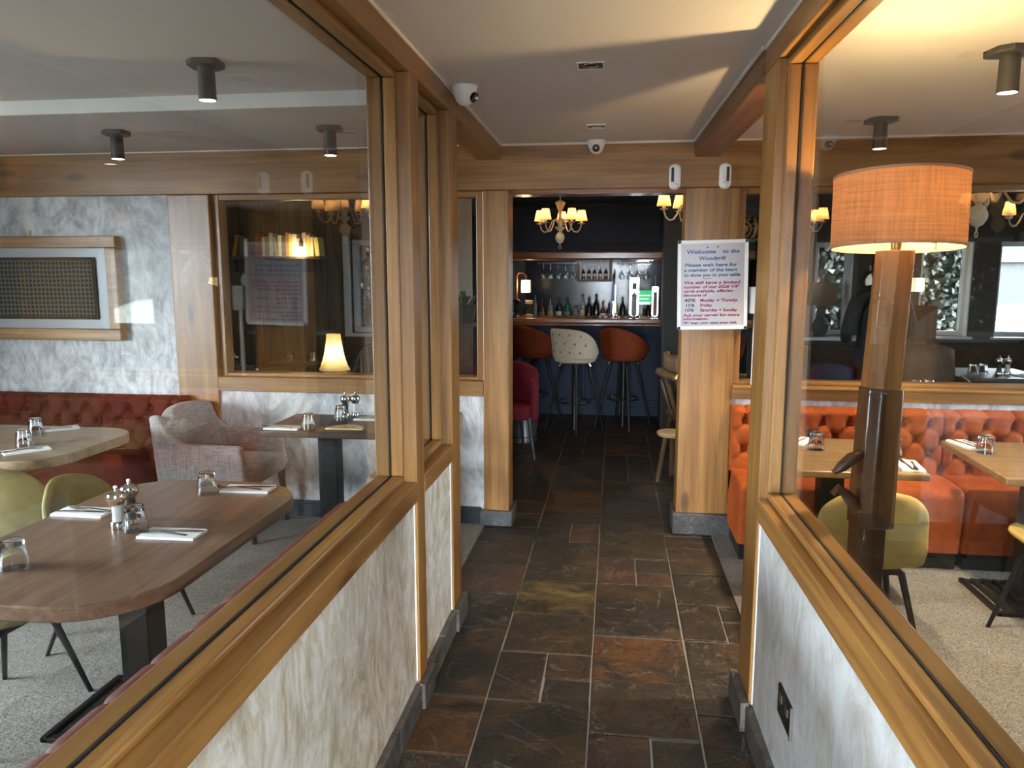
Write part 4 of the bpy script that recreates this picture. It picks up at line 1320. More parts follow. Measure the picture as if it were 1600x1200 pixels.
# ================================================================ BAR ROOM
bar = thing('bar_counter', 'dark blue panelled bar with polished wooden top', 'bar', (0, 0, 0))
MB().box(-1.155, 1.445, 8.38, 8.98, 1.045, 1.10).box(-1.155, 1.445, 8.40, 8.50, 1.015, 1.05).build('bar_top', barwood, bar, bev=0.012, seg=3)
MB().box(-1.155, 1.445, 8.62, 8.90, 0, 1.02).build('front', navyfront, bar, smooth=False)
for a in (-1.12, -0.26, 0.60):
    b = MB().box(a, a + .80, 8.60, 8.62, .86, .90).box(a, a + .80, 8.60, 8.62, .14, .18).box(a, a + .04, 8.60, 8.62, .18, .86).box(a + .76, a + .80, 8.60, 8.62, .18, .86)
    b.build('panel_moulding', navyfront, bar, smooth=False, bev=0.006)
MB().box(-1.155, 1.445, 8.60, 8.62, 0, .10).build('kickboard', navyfront, bar, smooth=False)
for x in (-.62, .30):
    MB().ball((x, 8.376, 1.04), .012, 10, 6).build('stud', brassM, bar)
can = thing('bar_canopy', 'navy panelled canopy with copper-brown lower trim over the bar', 'canopy', (0, 0, 0))
MB().box(-1.155, 1.445, 8.42, 9.4, 1.80, 2.45).build('body', navy, can, smooth=False)
MB().box(-1.155, 1.445, 8.36, 9.4, 1.728, 1.822).build('lower_trim', barwood, can, bev=0.02, seg=3)
MB().box(-1.155, 1.445, 8.36, 8.42, 2.27, 2.33).build('upper_moulding', navy, can, bev=0.02, seg=3)
for a in (-1.10, -.27, .56):
    b = MB().box(a, a + .76, 8.40, 8.42, 2.18, 2.21).box(a, a + .76, 8.40, 8.42, 1.87, 1.90).box(a, a + .03, 8.40, 8.42, 1.90, 2.18).box(a + .73, a + .76, 8.40, 8.42, 1.90, 2.18)
    b.build('panel_moulding', navy, can, smooth=False, bev=0.006)
bs = thing('back_bar_tiles', 'glossy dark strip tiles on the wall behind the bottles', 'tiling', (0, 0, 0))
b = MB()
z = 0.95
while z < 1.80:
    hh = random.choice((.012, .018, .024))
    x = -1.16 - random.random() * .2
    while x < 1.45:
        w = random.uniform(.12, .38)
        b.box(max(-1.155, x), min(1.445, x + w - .002), 9.975 - random.uniform(0, .014), 9.998, z, z + hh - .002)
        x += w
    z += hh
tag(b.build('strip_tiles', plain('strip_tile', (0.022, 0.021, 0.025), 0.14), bs, smooth=False), kind='stuff')
sh = thing('back_counter', 'dark counter behind the bar holding the bottles', 'counter', (0, 0, 0))
MB().box(-1.155, 1.445, 9.40, 9.94, .95, .99).build('worktop', blackwood, sh, smooth=False, bev=0.005)
MB().box(-1.155, 1.445, 9.45, 9.94, 0, .95).build('cabinet_front', navyfront, sh, smooth=False)
lamp('back_bar_fill_light', (-.35, 9.55, 1.72), 6, (0.85, 0.9, 1.0), .1)  # added fill for the bottles and strip tiles; no fixture stands here
lamp('back_bar_fill_light', (.35, 9.55, 1.72), 4, (0.85, 0.9, 1.0), .1)
# bottles
def bottle(x, h_, r, m, kind, label, y=9.62, lab=None):
    t = thing('bottle', label, 'bottle', (x, y, .99), 0, 'bottles behind the bar')
    n_ = r * .34
    if kind == 'round':
        prof = [(0.0005, 0), (r * .5, 0), (r * .95, h_ * .18), (r, h_ * .35), (r * .8, h_ * .55), (n_, h_ * .68), (n_, h_ * .93)]
    elif kind == 'square':
        prof = [(0.0005, 0), (r, 0), (r, h_ * .6), (r * .9, h_ * .66), (n_, h_ * .70), (n_, h_ * .92)]
    else:
        prof = [(0.0005, 0), (r, 0), (r, h_ * .55), (r * .85, h_ * .64), (n_, h_ * .76), (n_, h_ * .93)]
    MB().lathe(prof, 14).build('glass_body', m, t)
    MB().lathe([(n_ * 1.15, h_ * .91), (n_ * 1.15, h_), (0.0005, h_)], 10).build('stopper', blackP, t)
    if lab:
        MB().lathe([(r * 1.02, h_ * .15), (r * 1.02, h_ * .42)], 14).build('paper_label', lab, t)
lw, lg = plain('label_white', (.6, .6, .57), .7), plain('label_grey', (.2, .2, .21), .7)
ly = plain('label_straw', (.55, .42, .12), .7)
for q in ((-.98, .24, .034, bdark, 'tall', 'squat dark bottle beside the corked jar', None), (-.88, .33, .032, bclear, 'tall', 'tall clear bottle with pale shoulders beside the amber one', None), (-.80, .27, .042, bamber, 'square', 'square amber whisky bottle with grey label', lg),
          (-.70, .30, .036, bclear, 'square', 'clear bottle half full of amber spirit', ly), (-.60, .30, .04, bdark, 'square', 'dark bottle with broad white label', lw), (-.505, .29, .04, bgreen, 'tall', 'bright green gin bottle with grey label', lg),
          (-.40, .19, .045, bclear, 'round', 'round clear flask with white label', lw), (-.325, .34, .036, bclear, 'tall', 'tall clear bottle with straw-yellow label', ly), (-.25, .30, .042, bdark, 'tall', 'broad black bottle behind the flask', None),
          (-.165, .34, .04, bdark, 'tall', 'tallest black bottle in the row', None), (-.085, .25, .036, bamber, 'round', 'small bulbous amber bottle with white top', lw), (-.015, .23, .030, bdark, 'square', 'small dark bottle with grey label', lg),
          (.065, .31, .030, byellow, 'tall', 'yellow-green bottle beside the pump', ly), (.145, .30, .036, bdark, 'tall', 'dark green bottle beside the slim beer pump', None),
          (.36, .27, .036, bdark, 'tall', 'dark bottle between the slim pump and glowing tap', None), (.44, .24, .034, bdark, 'tall', 'short dark bottle close to the glowing tap', None)):
    bottle(-.06 + q[0] * 1.06, q[1], q[2], q[3], q[4], q[5], lab=q[6])
# wine glasses on a rack
rk = thing('glass_rack', 'dark rail rack for hanging stemware under the canopy', 'rack', (0, 0, 0))
MB().box(-.92, -.44, 9.2, 9.35, 1.695, 1.715).build('rail', blackP, rk, smooth=False)
MB().box(.02, .42, 9.2, 9.35, 1.695, 1.715).build('rail', blackP, rk, smooth=False)
MB().box(-.92, -.88, 9.2, 9.35, 1.715, 1.727).box(-.48, -.44, 9.2, 9.35, 1.715, 1.727).box(.02, .06, 9.2, 9.35, 1.715, 1.727).box(.38, .42, 9.2, 9.35, 1.715, 1.727).build('bracket', blackP, rk, smooth=False)
wg = MB().lathe([(0.0005, 0), (.03, 0), (.03, -.003), (.004, -.008), (.0035, -.075), (.012, -.085), (.032, -.115), (.036, -.145), (.03, -.18), (.0285, -.18), (.034, -.145), (.03, -.117), (.0005, -.092)], 16).mesh('wine_glass', glass('stemware', .12, (.9, .93, .95)))
ORD = ['first', 'second', 'third', 'fourth', 'fifth']
for k in range(5):
    o = inst(wg, 'wine_glass', None, (-.86 + .089 * k, 9.27, 1.694))
    tag(o, ORD[k] + ' hanging wine glass from the lantern end of the rack', 'glass', 'hanging wine glasses')
for k in range(4):
    o = inst(wg, 'wine_glass', None, (.075 + .095 * k, 9.27, 1.694))
    tag(o, ORD[k] + ' hanging wine glass right after the red-bottle box', 'glass', 'hanging wine glasses')
# framed box with red bottles
fb = thing('bottle_display', 'olive wooden display box above the bottles', 'display box', (-.255, 9.5, 1.60))
MB().box(-.21, .21, -.06, .06, .14, .165).box(-.21, .21, -.06, .06, -.115, -.09).box(-.21, -.18, -.06, .06, -.09, .14).box(.18, .21, -.06, .06, -.09, .14).build('frame', rawwood, fb, smooth=False)
MB().box(-.18, .18, .04, .06, -.09, .14).build('back_board', blackP, fb, smooth=False)
redb = bottleglass('bottle_red', (.10, .012, .012))
for k in range(5):
    t = thing('miniature_bottle', ORD[k] + ' small red bottle in the olive display box', 'bottle', (-.255 + (k - 2) * .068, 9.48, 1.512), 0, 'red bottles in the display box')
    MB().lathe([(0.0005, 0), (.024, 0), (.025, .07), (.018, .095), (.009, .11), (.009, .15), (0.0005, .152)], 12).build('glass_body', redb, t)
    MB().lathe([(.0262, .035), (.0262, .068)], 12).lathe([(.0105, .118), (.0105, .15), (0.0005, .153)], 12).build('paper_label', lw, t)
# taps
tp = thing('beer_tap', 'tall glowing white beer tap column on the bar', 'beer tap', (.21, 8.72, 1.10))
MB().lathe([(0.0005, 0), (.08, 0), (.082, .012), (.06, .03), (0.0005, .034)], 20).build('base', chrome, tp)
MB().prism(rrect(-.052, .052, -.04, .04, .02), .03, .44).build('column', tapglow, tp, bev=0.008)
MB().box(-.028, .028, -.045, -.039, .03, .26).build('badge_panel', plain('tap_grey', (.22, .21, .2), .4), tp, smooth=False)
MB().box(-.024, .024, -.046, -.04, .31, .38).build('badge', plain('tap_badge', (.1, .1, .11), .4), tp, smooth=False)
MB().tube([(0, -.04, .28), (0, -.09, .27), (0, -.10, .23)], .012, 8).build('spout', chrome, tp)
tp = thing('beer_pump', 'slim blue and white beer pump with pointed handle', 'beer tap', (-.02, 8.72, 1.10))
MB().lathe([(0.0005, 0), (.05, 0), (.05, .015), (.03, .03), (.022, .18), (0.0005, .18)], 16).build('base', chrome, tp)
MB()._add([(-.035, -.02, .02), (.035, -.02, .02), (.028, -.02, .3), (-.01, -.02, .44), (-.02, -.02, .3), (-.035, .01, .02), (.035, .01, .02), (.028, .01, .3), (-.01, .01, .44), (-.02, .01, .3)],
          [(0, 1, 2, 3, 4), (9, 8, 7, 6, 5), (0, 5, 6, 1), (1, 6, 7, 2), (2, 7, 8, 3), (3, 8, 9, 4), (4, 9, 5, 0)]).build('badge', plain('pump_blue', (.03, .05, .2), .35), tp, smooth=False)
MB().box(.016, .028, -.026, -.02, .05, .36).build('stripe', tapglow, tp, smooth=False)
MB().tube([(0, 0, .3), (.005, 0, .46), (.012, 0, .53)], [.012, .016, .005], 10).build('handle', blackP, tp)
tp = thing('beer_tap', 'narrow lit beer tap with dark red front beside the black post', 'beer tap', (.44, 8.72, 1.10))
MB().lathe([(0.0005, 0), (.05, 0), (.05, .015), (0.0005, .02)], 16).build('base', chrome, tp)
MB().box(-.034, .034, -.03, .03, .02, .34).build('column', tapglow, tp, smooth=False, bev=0.008)
MB().box(-.02, .02, -.034, -.03, .02, .28).build('badge_panel', plain('tap_red', (.16, .02, .02), .4), tp, smooth=False)
MB().tube([(0, 0, .34), (0, 0, .46)], .008, 8).build('handle', chrome, tp)
gs = thing('till_screen', 'small green lit panel with white lines behind the glowing tap', 'screen', (.30, 9.0, 1.315))
MB().box(-.115, .115, 0, .02, -.08, .075).build('panel', tagreen, gs, smooth=False)
MB().box(-.1, .1, -.003, 0, -.085, -.055).box(-.03, .1, -.003, 0, .012, .024).box(-.03, .085, -.003, 0, -.026, -.014).box(-.1, -.02, -.003, 0, .045, .07).build('print', txtwhite, gs, smooth=False)
MB().box(-.02, .02, 0, .02, -.33, -.08).build('stand', blackP, gs, smooth=False)
# lantern on a crook, cork jar, wheel
lt = thing('bar_lantern', 'glowing square lantern hanging from a copper crook on the bar', 'lantern', (-1.0, 8.66, 1.10))
MB().lathe([(0.0005, .27), (.06, .27), (.066, .28), (.066, .40), (.058, .41), (0.0005, .41)], 4, a0=PI / 4).build('glass_body', lanternM, lt, smooth=False)
b = MB()
for k in range(4):
    a = PI / 4 + PI / 2 * k
    b.tube([(.066 * math.cos(a), .066 * math.sin(a), .27), (.066 * math.cos(a), .066 * math.sin(a), .41)], .004, 6)
for z in (.315, .36):
    b.tube([(.067 * math.cos(PI / 4 + PI / 2 * k), .067 * math.sin(PI / 4 + PI / 2 * k), z) for k in range(4)], .002, 5, closed=True)
b.build('cage', brassM, lt)
MB().tube([(-.10, 0, 0), (-.10, 0, .46), (-.08, 0, .49), (-.03, 0, .49), (0, 0, .46), (0, 0, .41)], .012, 8).lathe([(0.0005, 0), (.05, 0), (.05, .012), (0.0005, .015)], 16, (-.10, 0, 0)).build('crook', plain('copper', (.22, .08, .04), .35, .8), lt)
lamp('lantern_light', (0, -.12, .33), 2.5, (1, .75, .4), .04, parent=lt)
jr = thing('cork_jar', 'glass jar with cork lid on the bar below the lantern', 'jar', (-.96, 8.62, 1.10))
MB().lathe([(0.0005, 0), (.05, 0), (.052, .01), (.052, .12), (.04, .145), (.04, .15)], 18).build('glass_body', thinM, jr)
MB().lathe([(.043, .145), (.046, .15), (.046, .185), (0.0005, .187)], 16).build('cork', palewood, jr)
MB().lathe([(0.0005, .003), (.045, .003), (.046, .03), (0.0005, .035)], 14).build('contents', plain('straw', (.5, .35, .17), .8), jr)
wh = thing('hand_grinder', 'black hand grinder with spoked flywheel on the bar end', 'grinder', (-1.085, 8.52, 1.10))
MB().tube([(.058 * math.cos(a), -.04, .13 + .068 * math.sin(a)) for a in [2 * PI * k / 24 for k in range(24)]], .006, 8, closed=True).build('flywheel', castM, wh)
b = MB()
for k in range(6):
    a = PI * k / 3
    b.tube([(0, -.04, .13), (.058 * math.cos(a), -.04, .13 + .068 * math.sin(a))], .0035, 6)
b.build('spoke', castM, wh)
MB().lathe([(0.0005, 0), (.05, 0), (.05, .01), (.02, .03), (.026, .09), (.03, .17), (.045, .19), (0.0005, .2)], 16).build('body', castM, wh)
# black distressed post
o = MB().box(.47, .69, 7.85, 8.10, 0, 2.45).build('trim_11', blackwood, smooth=False, bev=0.02)
struct(o, 'black distressed timber post at the corner of the bar', 'post')

# ---- bar stools
def stool(mat, label, loc, rz, style):
    t = thing('bar_stool', label, 'bar stool', loc, rz, 'bar stools')
    def fn(u, v):
        a = -PI * .5 + (2 * u - 1) * 2.0          # wraps round the back
        k = 1 - abs(2 * u - 1) ** (3.4 if style else 1.7)
        top = .03 + .25 * (k if style else max(0.0, k) ** .8)
        r = .205 + .03 * v
        return (r * math.cos(a) * 1.05, r * math.sin(a) * .95, .77 + top * v - .03 * (1 - v))
    o = MB().grid(fn, 24, 8).build('backrest', mat, t, ang=80)
    m_ = o.modifiers.new('t', 'SOLIDIFY'); m_.thickness = .035; m_.offset = 0
    m_ = o.modifiers.new('s', 'SUBSURF'); m_.levels = m_.render_levels = 1
    MB().lathe([(0.0005, .70), (.17, .70), (.205, .715), (.215, .75), (.20, .785), (0.0005, .79)], 26).build('seat', mat, t)
    if style:
        for i in range(3):
            for j in range(-2 - i % 2, 3):
                u = .5 + (j + .5 * (i % 2)) * .11
                p = fn(min(.95, max(.05, u)), .25 + .28 * i)
                d = Vector((p[0], p[1], 0)).normalized() * .018
                q_ = inst(btn_me, 'button', t, (p[0] + d.x, p[1] + d.y, p[2]), (0, 0, 0), (.9, .9, .9))
                q_.material_slots[0].link = 'OBJECT'; q_.material_slots[0].material = taupeF
    for sx, sy in ((1, 1), (-1, 1), (1, -1), (-1, -1)):
        MB().tube([(sx * .09, sy * .09, .705), (sx * .21, sy * .21, 0)], [.016, .010], 8).build('leg', blackM, t)
        MB().tube([(sx * .086, sy * .086, .71), (sx * .11, sy * .11, .655)], [.0175, .017], 8).build('leg_cap', chrome, t)
    MB().tube([(.165 * math.cos(2 * PI * k / 24), .165 * math.sin(2 * PI * k / 24), .30) for k in range(24)], .009, 8, closed=True).build('foot_ring', chrome, t)
    MB().lathe([(0.0005, 0), (.03, 0), (.022, .02), (.022, .70), (0.0005, .70)], 12).build('pillar', blackM, t)
    return t
stool(creamL, 'cream button-backed bar stool at the bar', (-.39, 7.72, 0), math.radians(-38), 1)
stool(stoolV, 'rust-orange velvet bar stool near the black post', (.10, 7.98, 0), math.radians(-32), 0)
stool(stoolV, 'rust-orange velvet bar stool half hidden behind the slim oak post', (-.85, 8.12, 0), math.radians(-32), 0)
stool(stoolV, 'rust-orange bar stool glimpsed past the notice post', (1.05, 7.95, 0), math.radians(10), 0)

# ---- raspberry tub chair, galvanised churn, wooden armchair, little stool
rc = thing('tub_chair', 'raspberry velvet tub chair beside the slim oak post', 'chair', (-.93, 6.55, 0), math.radians(200))
def fn(u, v):
    a = -PI * .5 + (2 * u - 1) * 2.25
    k = 1 - .42 * max(0, abs(2 * u - 1) - .35) ** 1.2
    return (.26 * math.cos(a), .255 * math.sin(a), .33 + .48 * v * k)
o = MB().grid(fn, 26, 8).build('tub_back', raspV, rc, ang=80)
m_ = o.modifiers.new('t', 'SOLIDIFY'); m_.thickness = .06; m_.offset = 0
m_ = o.modifiers.new('b', 'BEVEL'); m_.width = .022; m_.segments = 3; m_.limit_method = 'ANGLE'; m_.angle_limit = 1.0
MB().prism([(.245 * math.cos(a), .245 * math.sin(a)) for a in [2 * PI * k / 24 for k in range(24)]], .34, .47).build('seat', raspV, rc, bev=.025, seg=3)
for sx, sy in ((1, 1), (-1, 1), (1, -1), (-1, -1)):
    MB().tube([(sx * .17, sy * .17, .36), (sx * .21, sy * .21, 0)], [.02, .013], 8).build('leg', basenavy, rc)
cn = thing('milk_churn', 'galvanised metal churn with ring handle behind the raspberry chair', 'churn', (-.84, 7.15, 0))
MB().lathe([(0.0005, 0), (.125, 0), (.128, .02), (.122, .05), (.122, .36), (.13, .38), (.135, .395), (.118, .40), (.118, .37), (0.0005, .36)], 28).build('body', galv, cn)
MB().tube([(.128 + .01 * math.sin(a), -.03 + .028 * math.cos(a), .27 + .045 * math.sin(a)) for a in [2 * PI * k / 16 for k in range(16)]], .006, 6, closed=True).build('ring_handle', blackM, cn)
MB().lathe([(.124, .05), (.130, .055), (.124, .06)], 28).build('band', blackM, cn)
wc = thing('wooden_armchair', 'old wooden captain chair with curved rail beside the bell lamp', 'armchair', (.66, 6.32, 0), math.radians(-78))
MB().prism(rrect(-.22, .22, -.2, .22, .08), .42, .46).build('seat', rawwood, wc, bev=.008)
MB().tube([(.30 * math.cos(a), -.02 + .27 * math.sin(a), .70 + .10 * max(0, -math.sin(a))) for a in [PI + .1 + (PI - .2) * k / 16 for k in range(17)]], [.02 + .014 * math.sin(PI * k / 16) for k in range(17)], 10).build('top_rail', rawwood, wc)
o = MB().grid(lambda u, v: (.26 * math.cos(PI + PI * (.25 + .5 * u)), -.02 + .245 * math.sin(PI + PI * (.25 + .5 * u)), .78 + .17 * v), 10, 3).build('crest_rail', rawwood, wc, ang=80)
m_ = o.modifiers.new('t', 'SOLIDIFY'); m_.thickness = .028
for k in range(7):
    a = PI + .25 + (PI - .5) * k / 6
    MB().tube([(.20 * math.cos(a), .19 * math.sin(a), .45), (.29 * math.cos(a), -.02 + .26 * math.sin(a), .72)], .011, 7).build('spindle', rawwood, wc)
for sx, sy in ((1, 1), (-1, 1), (1, -1), (-1, -1)):
    MB().tube([(sx * .16, sy * .15, .42), (sx * .215, sy * .22, 0)], [.02, .015], 8).build('leg', rawwood, wc)
MB().tube([(-.19, 0, .2), (.19, 0, .2)], .011, 7).build('stretcher', rawwood, wc)
cu_ = tag(MB().ball((0, 0, 0), .19, 16, 10, (1, .38, .95)).build('cushion', yellowC, loc=(.62, 6.32, .64)), 'plump ochre cushion in the old wooden chair', 'cushion')
cu_.rotation_euler = (.25, 0, math.radians(-78))
st = thing('side_stool', 'low round wooden stool lit by the bell lamp', 'stool', (.455, 5.90, 0))
MB().lathe([(0.0005, .355), (.11, .355), (.118, .365), (.118, .38), (.11, .388), (0.0005, .39)], 24).build('seat', palewood, st)
for k in range(3):
    a = 2 * PI * k / 3 + 3.6
    MB().tube([(.06 * math.cos(a), .06 * math.sin(a), .356), (.12 * math.cos(a), .12 * math.sin(a), 0)], [.02, .016], 8).build('leg', rawwood, st)
def bell_lamp(loc, label, h0=.26, base=dbronze, power=5):
    t = thing('table_lamp', label, 'lamp', loc, 0, 'bell shade table lamps')
    MB().lathe([(0.0005, 0), (.06, 0), (.06, .01), (.02, .025), (.014, .06), (.026, .10), (.03, .15), (.014, .20), (.008, .23), (.008, h0 + .03), (0.0005, h0 + .03)], 16).build('base', base, t)
    MB().lathe([(.105, h0), (.088, h0 + .03), (.066, h0 + .10), (.052, h0 + .18), (.046, h0 + .24)], 24, wob=lambda a, j: 1 + .03 * math.cos(6 * a)).build('lamp_shade', bellM, t, ang=70)
    MB().ball((0, 0, h0 + .09), .02, 10, 8).build('bulb', bulbM, t)
    lamp('bell_lamp_light', (0, 0, h0 + .10), power, (1, .74, .40), .03, parent=t)
    return t
def side_table(x, y, z, label, r=.22, m=darktop, sq=False):
    t = thing('side_table', label, 'table', (x, y, 0))
    if sq:
        MB().box(-r, r, -r, r, z - .03, z).build('table_top', m, t, bev=.004)
    else:
        MB().lathe([(0.0005, z - .03), (r - .01, z - .03), (r, z - .02), (r, z - .006), (r - .006, z), (0.0005, z)], 28).build('table_top', m, t)
    MB().lathe([(0.0005, 0), (.18, 0), (.18, .015), (.04, .04), (.03, .06), (.03, z - .03), (0.0005, z - .03)], 16).build('pedestal', blackM, t)
    return t
side_table(.72, 5.60, .585, 'small round dark table holding the bell lamp beside the notice post', .24)
bell_lamp((.545, 5.62, .585), 'cream bell-shaded lamp peeking from behind the notice post', .25)

# ---- chandeliers
def chandelier(label):
    t = thing('chandelier', label, 'chandelier', (0, 0, 0), 0, 'cream chandeliers')
    MB().lathe([(0.0005, -.075), (.004, -.07), (.006, -.055), (.025, -.045), (.042, -.015), (.042, .012), (.028, .038), (.014, .048), (.018, .06), (.045, .085), (.05, .095), (.02, .10), (.022, .16), (.012, .19), (.016, .24), (.05, .315), (.012, .335), (.007, .34), (.007, .56), (0.0005, .56)], 20).build('turned_column', creamP, t)
    MB().tube([(.012 * math.cos(a), 0, -.088 + .013 * math.sin(a)) for a in [2 * PI * k / 12 for k in range(12)]], .003, 6, closed=True).build('ring', creamP, t)
    for k in range(5):
        a = 2 * PI * k / 5 + .3
        c_, s_ = math.cos(a), math.sin(a)
        arm = MB().tube([(r * c_, r * s_, z) for r, z in ((.02, .13), (.05, .165), (.08, .15), (.105, .09), (.13, .055), (.16, .05), (.185, .07), (.20, .11), (.202, .125))], .006, 8).build('arm', creamP, t)
        MB().lathe([(.006, .118), (.032, .128), (.034, .132), (.012, .134), (.012, .17), (0.0005, .172)], 14, (.202 * c_, .202 * s_, 0)).build('candle_cup', creamP, arm)
        MB().lathe([(.052, .152), (.05, .165), (.032, .25)], 20, (.202 * c_, .202 * s_, 0), wob=lambda q, j: 1 + .04 * math.cos(10 * q)).build('lamp_shade', candleshade, arm, ang=70)
        MB().ball((.202 * c_, .202 * s_, .195), .013, 8, 6).build('bulb', bulbM, arm)
        l_ = lamp('candle_light', (.202 * c_, .202 * s_, .20), 0.9, (1, .66, .30), .02, parent=t)
    return t
c1 = chandelier('cream five-arm chandelier hanging in front of the bar canopy')
c1.location = (-.515, 7.2, 1.915)
for p, s, lab in (((.545, 5.9, 1.93), 1.0, 'cream chandelier half hidden by the notice post'), ((1.60, 7.2, 1.90), 1.0, 'cream chandelier seen just past the lamp-side screen post'), ((2.26, 5.3, 1.955), 1.35, 'large cream chandelier with round ball beside the drum shade'),
                  ((3.50, 7.2, 1.94), 1.0, 'cream chandelier over the windows of the bar room'), ((-1.70, 5.85, 1.935), 1.0, 'cream chandelier lit behind the long screen post')):
    q = dup(c1, p, random.random(), lab)
    q.scale = (s, s, s)

# ---- bookshelf nook
bsf = thing('wall_shelf', 'dark wooden shelf of books on the old planks', 'shelf', (0, 0, 0))
MB().box(-3.68, -2.66, 6.76, 6.965, 1.715, 1.742).build('board', plankM, bsf, smooth=False, bev=.004)
for x in (-3.5, -2.85):
    MB().box(x, x + .03, 6.80, 6.965, 1.60, 1.715).build('bracket', blackM, bsf, smooth=False)
bc = [(.32, .33, .34), (.03, .03, .035), (.42, .27, .03), (.10, .14, .20), (.62, .62, .58), (.05, .055, .07), (.04, .035, .03), (.22, .05, .03), (.16, .02, .02), (.6, .52, .5), (.20, .22, .12), (.5, .5, .46), (.3, .29, .27), (.55, .55, .52), (.10, .13, .15), (.33, .17, .07), (.5, .4, .16), (.45, .46, .45), (.4, .32, .36), (.26, .22, .28), (.33, .24, .05), (.38, .33, .26), (.55, .50, .2)]
bn = ['pale grey', 'black', 'mustard yellow', 'slate blue', 'tall white', 'charcoal', 'dark brown', 'brick red', 'deep red', 'pinkish white', 'olive green', 'cream', 'stone grey', 'off-white', 'teal grey', 'tan', 'ochre', 'silver grey', 'mauve', 'plum grey', 'dull gold', 'sandy', 'bright yellow']
x = -3.60
for k, c_ in enumerate(bc):
    w = random.uniform(.026, .045)
    hh = random.uniform(.16, .215)
    lean = .22 if k == 2 else (-.09 if k in (12, 18, 22) else 0)
    t = thing('book', bn[k] + ' spined book standing on the plank wall shelf', 'book', (x + w / 2, 6.80, 1.742 + (w / 2 * math.sin(abs(lean)))), 0, 'books on the plank shelf')
    t.rotation_euler = (0, lean, 0)
    MB().box(-w / 2, w / 2, 0, .13, 0, hh).build('cover', plain('book_' + bn[k].replace(' ', '_'), c_, .6), t, smooth=False, bev=.002)
    MB().box(-w / 2 + .004, w / 2 - .004, .004, .128, .004, hh + .001).build('pages', napM, t, smooth=False)
    x += w + (.05 if k == 2 else .002 if k not in (11, 17, 21) else .016)
wl = thing('wall_lamp', 'bare filament bulb lamp glowing at the end of the book shelf', 'lamp', (-2.85, 6.80, 1.78))
MB().lathe([(0.0005, .09), (.02, .09), (.022, .05), (.016, .045), (0.0005, .045)], 12).build('holder', dbronze, wl)
MB().tube([(0, 0, .09), (0, 0, .13), (0, .06, .15), (0, .165, .15)], .006, 7).build('bracket', dbronze, wl)
MB().lathe([(0.0005, -.03), (.018, -.025), (.026, .0), (.018, .03), (.01, .045), (0.0005, .046)], 14).build('bulb', bulbM, wl)
lamp('filament_light', (0, -.05, 0), 5, (1, .66, .28), .03, parent=wl)
# tables, lamp, chairs seen through the bookshelf window
side_table(-2.12, 5.55, .70, 'dark table holding the bell lamp behind the bookshelf window', .28, sq=True)
bell_lamp((-2.08, 5.50, .70), 'cream bell-shaded lamp behind the bookshelf window', .155, blackP, 6).scale = (1.12, 1.12, 1.12)
side_table(-2.95, 5.75, .80, 'tall dark table with tumblers in the bookshelf nook', .32, sq=True)
for x, y, lab in ((-3.1, 5.62, 'tumbler nearest the oak post in the bookshelf nook'), (-2.97, 5.72, 'tumbler in the middle of the nook table'), (-2.80, 5.60, 'tumbler at the lamp end of the nook table')):
    tumbler(x, y, lab, .80)
mill(-3.05, 5.85, pepperM, 'pepper mill on the bookshelf nook table', .80)
side_table(-2.72, 6.55, .82, 'dark table with tumblers under the notice reflection', .30, sq=True)
for x, y, lab in ((-2.85, 6.45, 'tumbler on the dark table below the book shelf'), (-2.65, 6.47, 'pair tumbler on the dark table below the book shelf')):
    tumbler(x, y, lab, .82)
def bow_chair(loc, rz, label, m=dbronze):
    t = thing('bow_back_chair', label, 'chair', loc, rz, 'bow-back chairs')
    MB().tube([(.20 * math.cos(a), -.19 - .07 * math.sin(a), .45 + .48 * math.sin(a) ** .8) for a in [PI * k / 18 for k in range(19)]], .012, 8).build('bow', m, t)
    for k in range(5):
        xx = -.12 + .06 * k
        MB().tube([(xx * .9, -.19, .45), (xx, -.25, .45 + .46 * math.sqrt(max(.05, 1 - (xx / .2) ** 2)))], .006, 6).build('spindle', m, t)
    MB().prism(rrect(-.2, .2, -.21, .2, .07), .43, .46).build('seat', m, t, bev=.006)
    for sx, sy in ((1, 1), (-1, 1), (1, -1), (-1, -1)):
        MB().tube([(sx * .15, sy * .15, .43), (sx * .2, sy * .2, 0)], [.015, .012], 8).build('leg', m, t)
    return t
q = bow_chair((-1.95, 6.1, 0.06), math.radians(200), 'dark bow-back chair behind the bell lamp')
dup(q, (-1.72, 6.55, 0.06), math.radians(170), 'dark bow-back chair under the nook window')
o = MB().box(-3.6, -1.5, 5.9, 6.96, 0, .06).build('floor', plankM, smooth=False)
struct(o, 'low wooden platform in the bookshelf nook', 'platform')
for q in [o_ for o_ in D.objects if o_.name.startswith('side_table') and 'below the book' in o_.get('label', '')]:
    q.location.z = .06
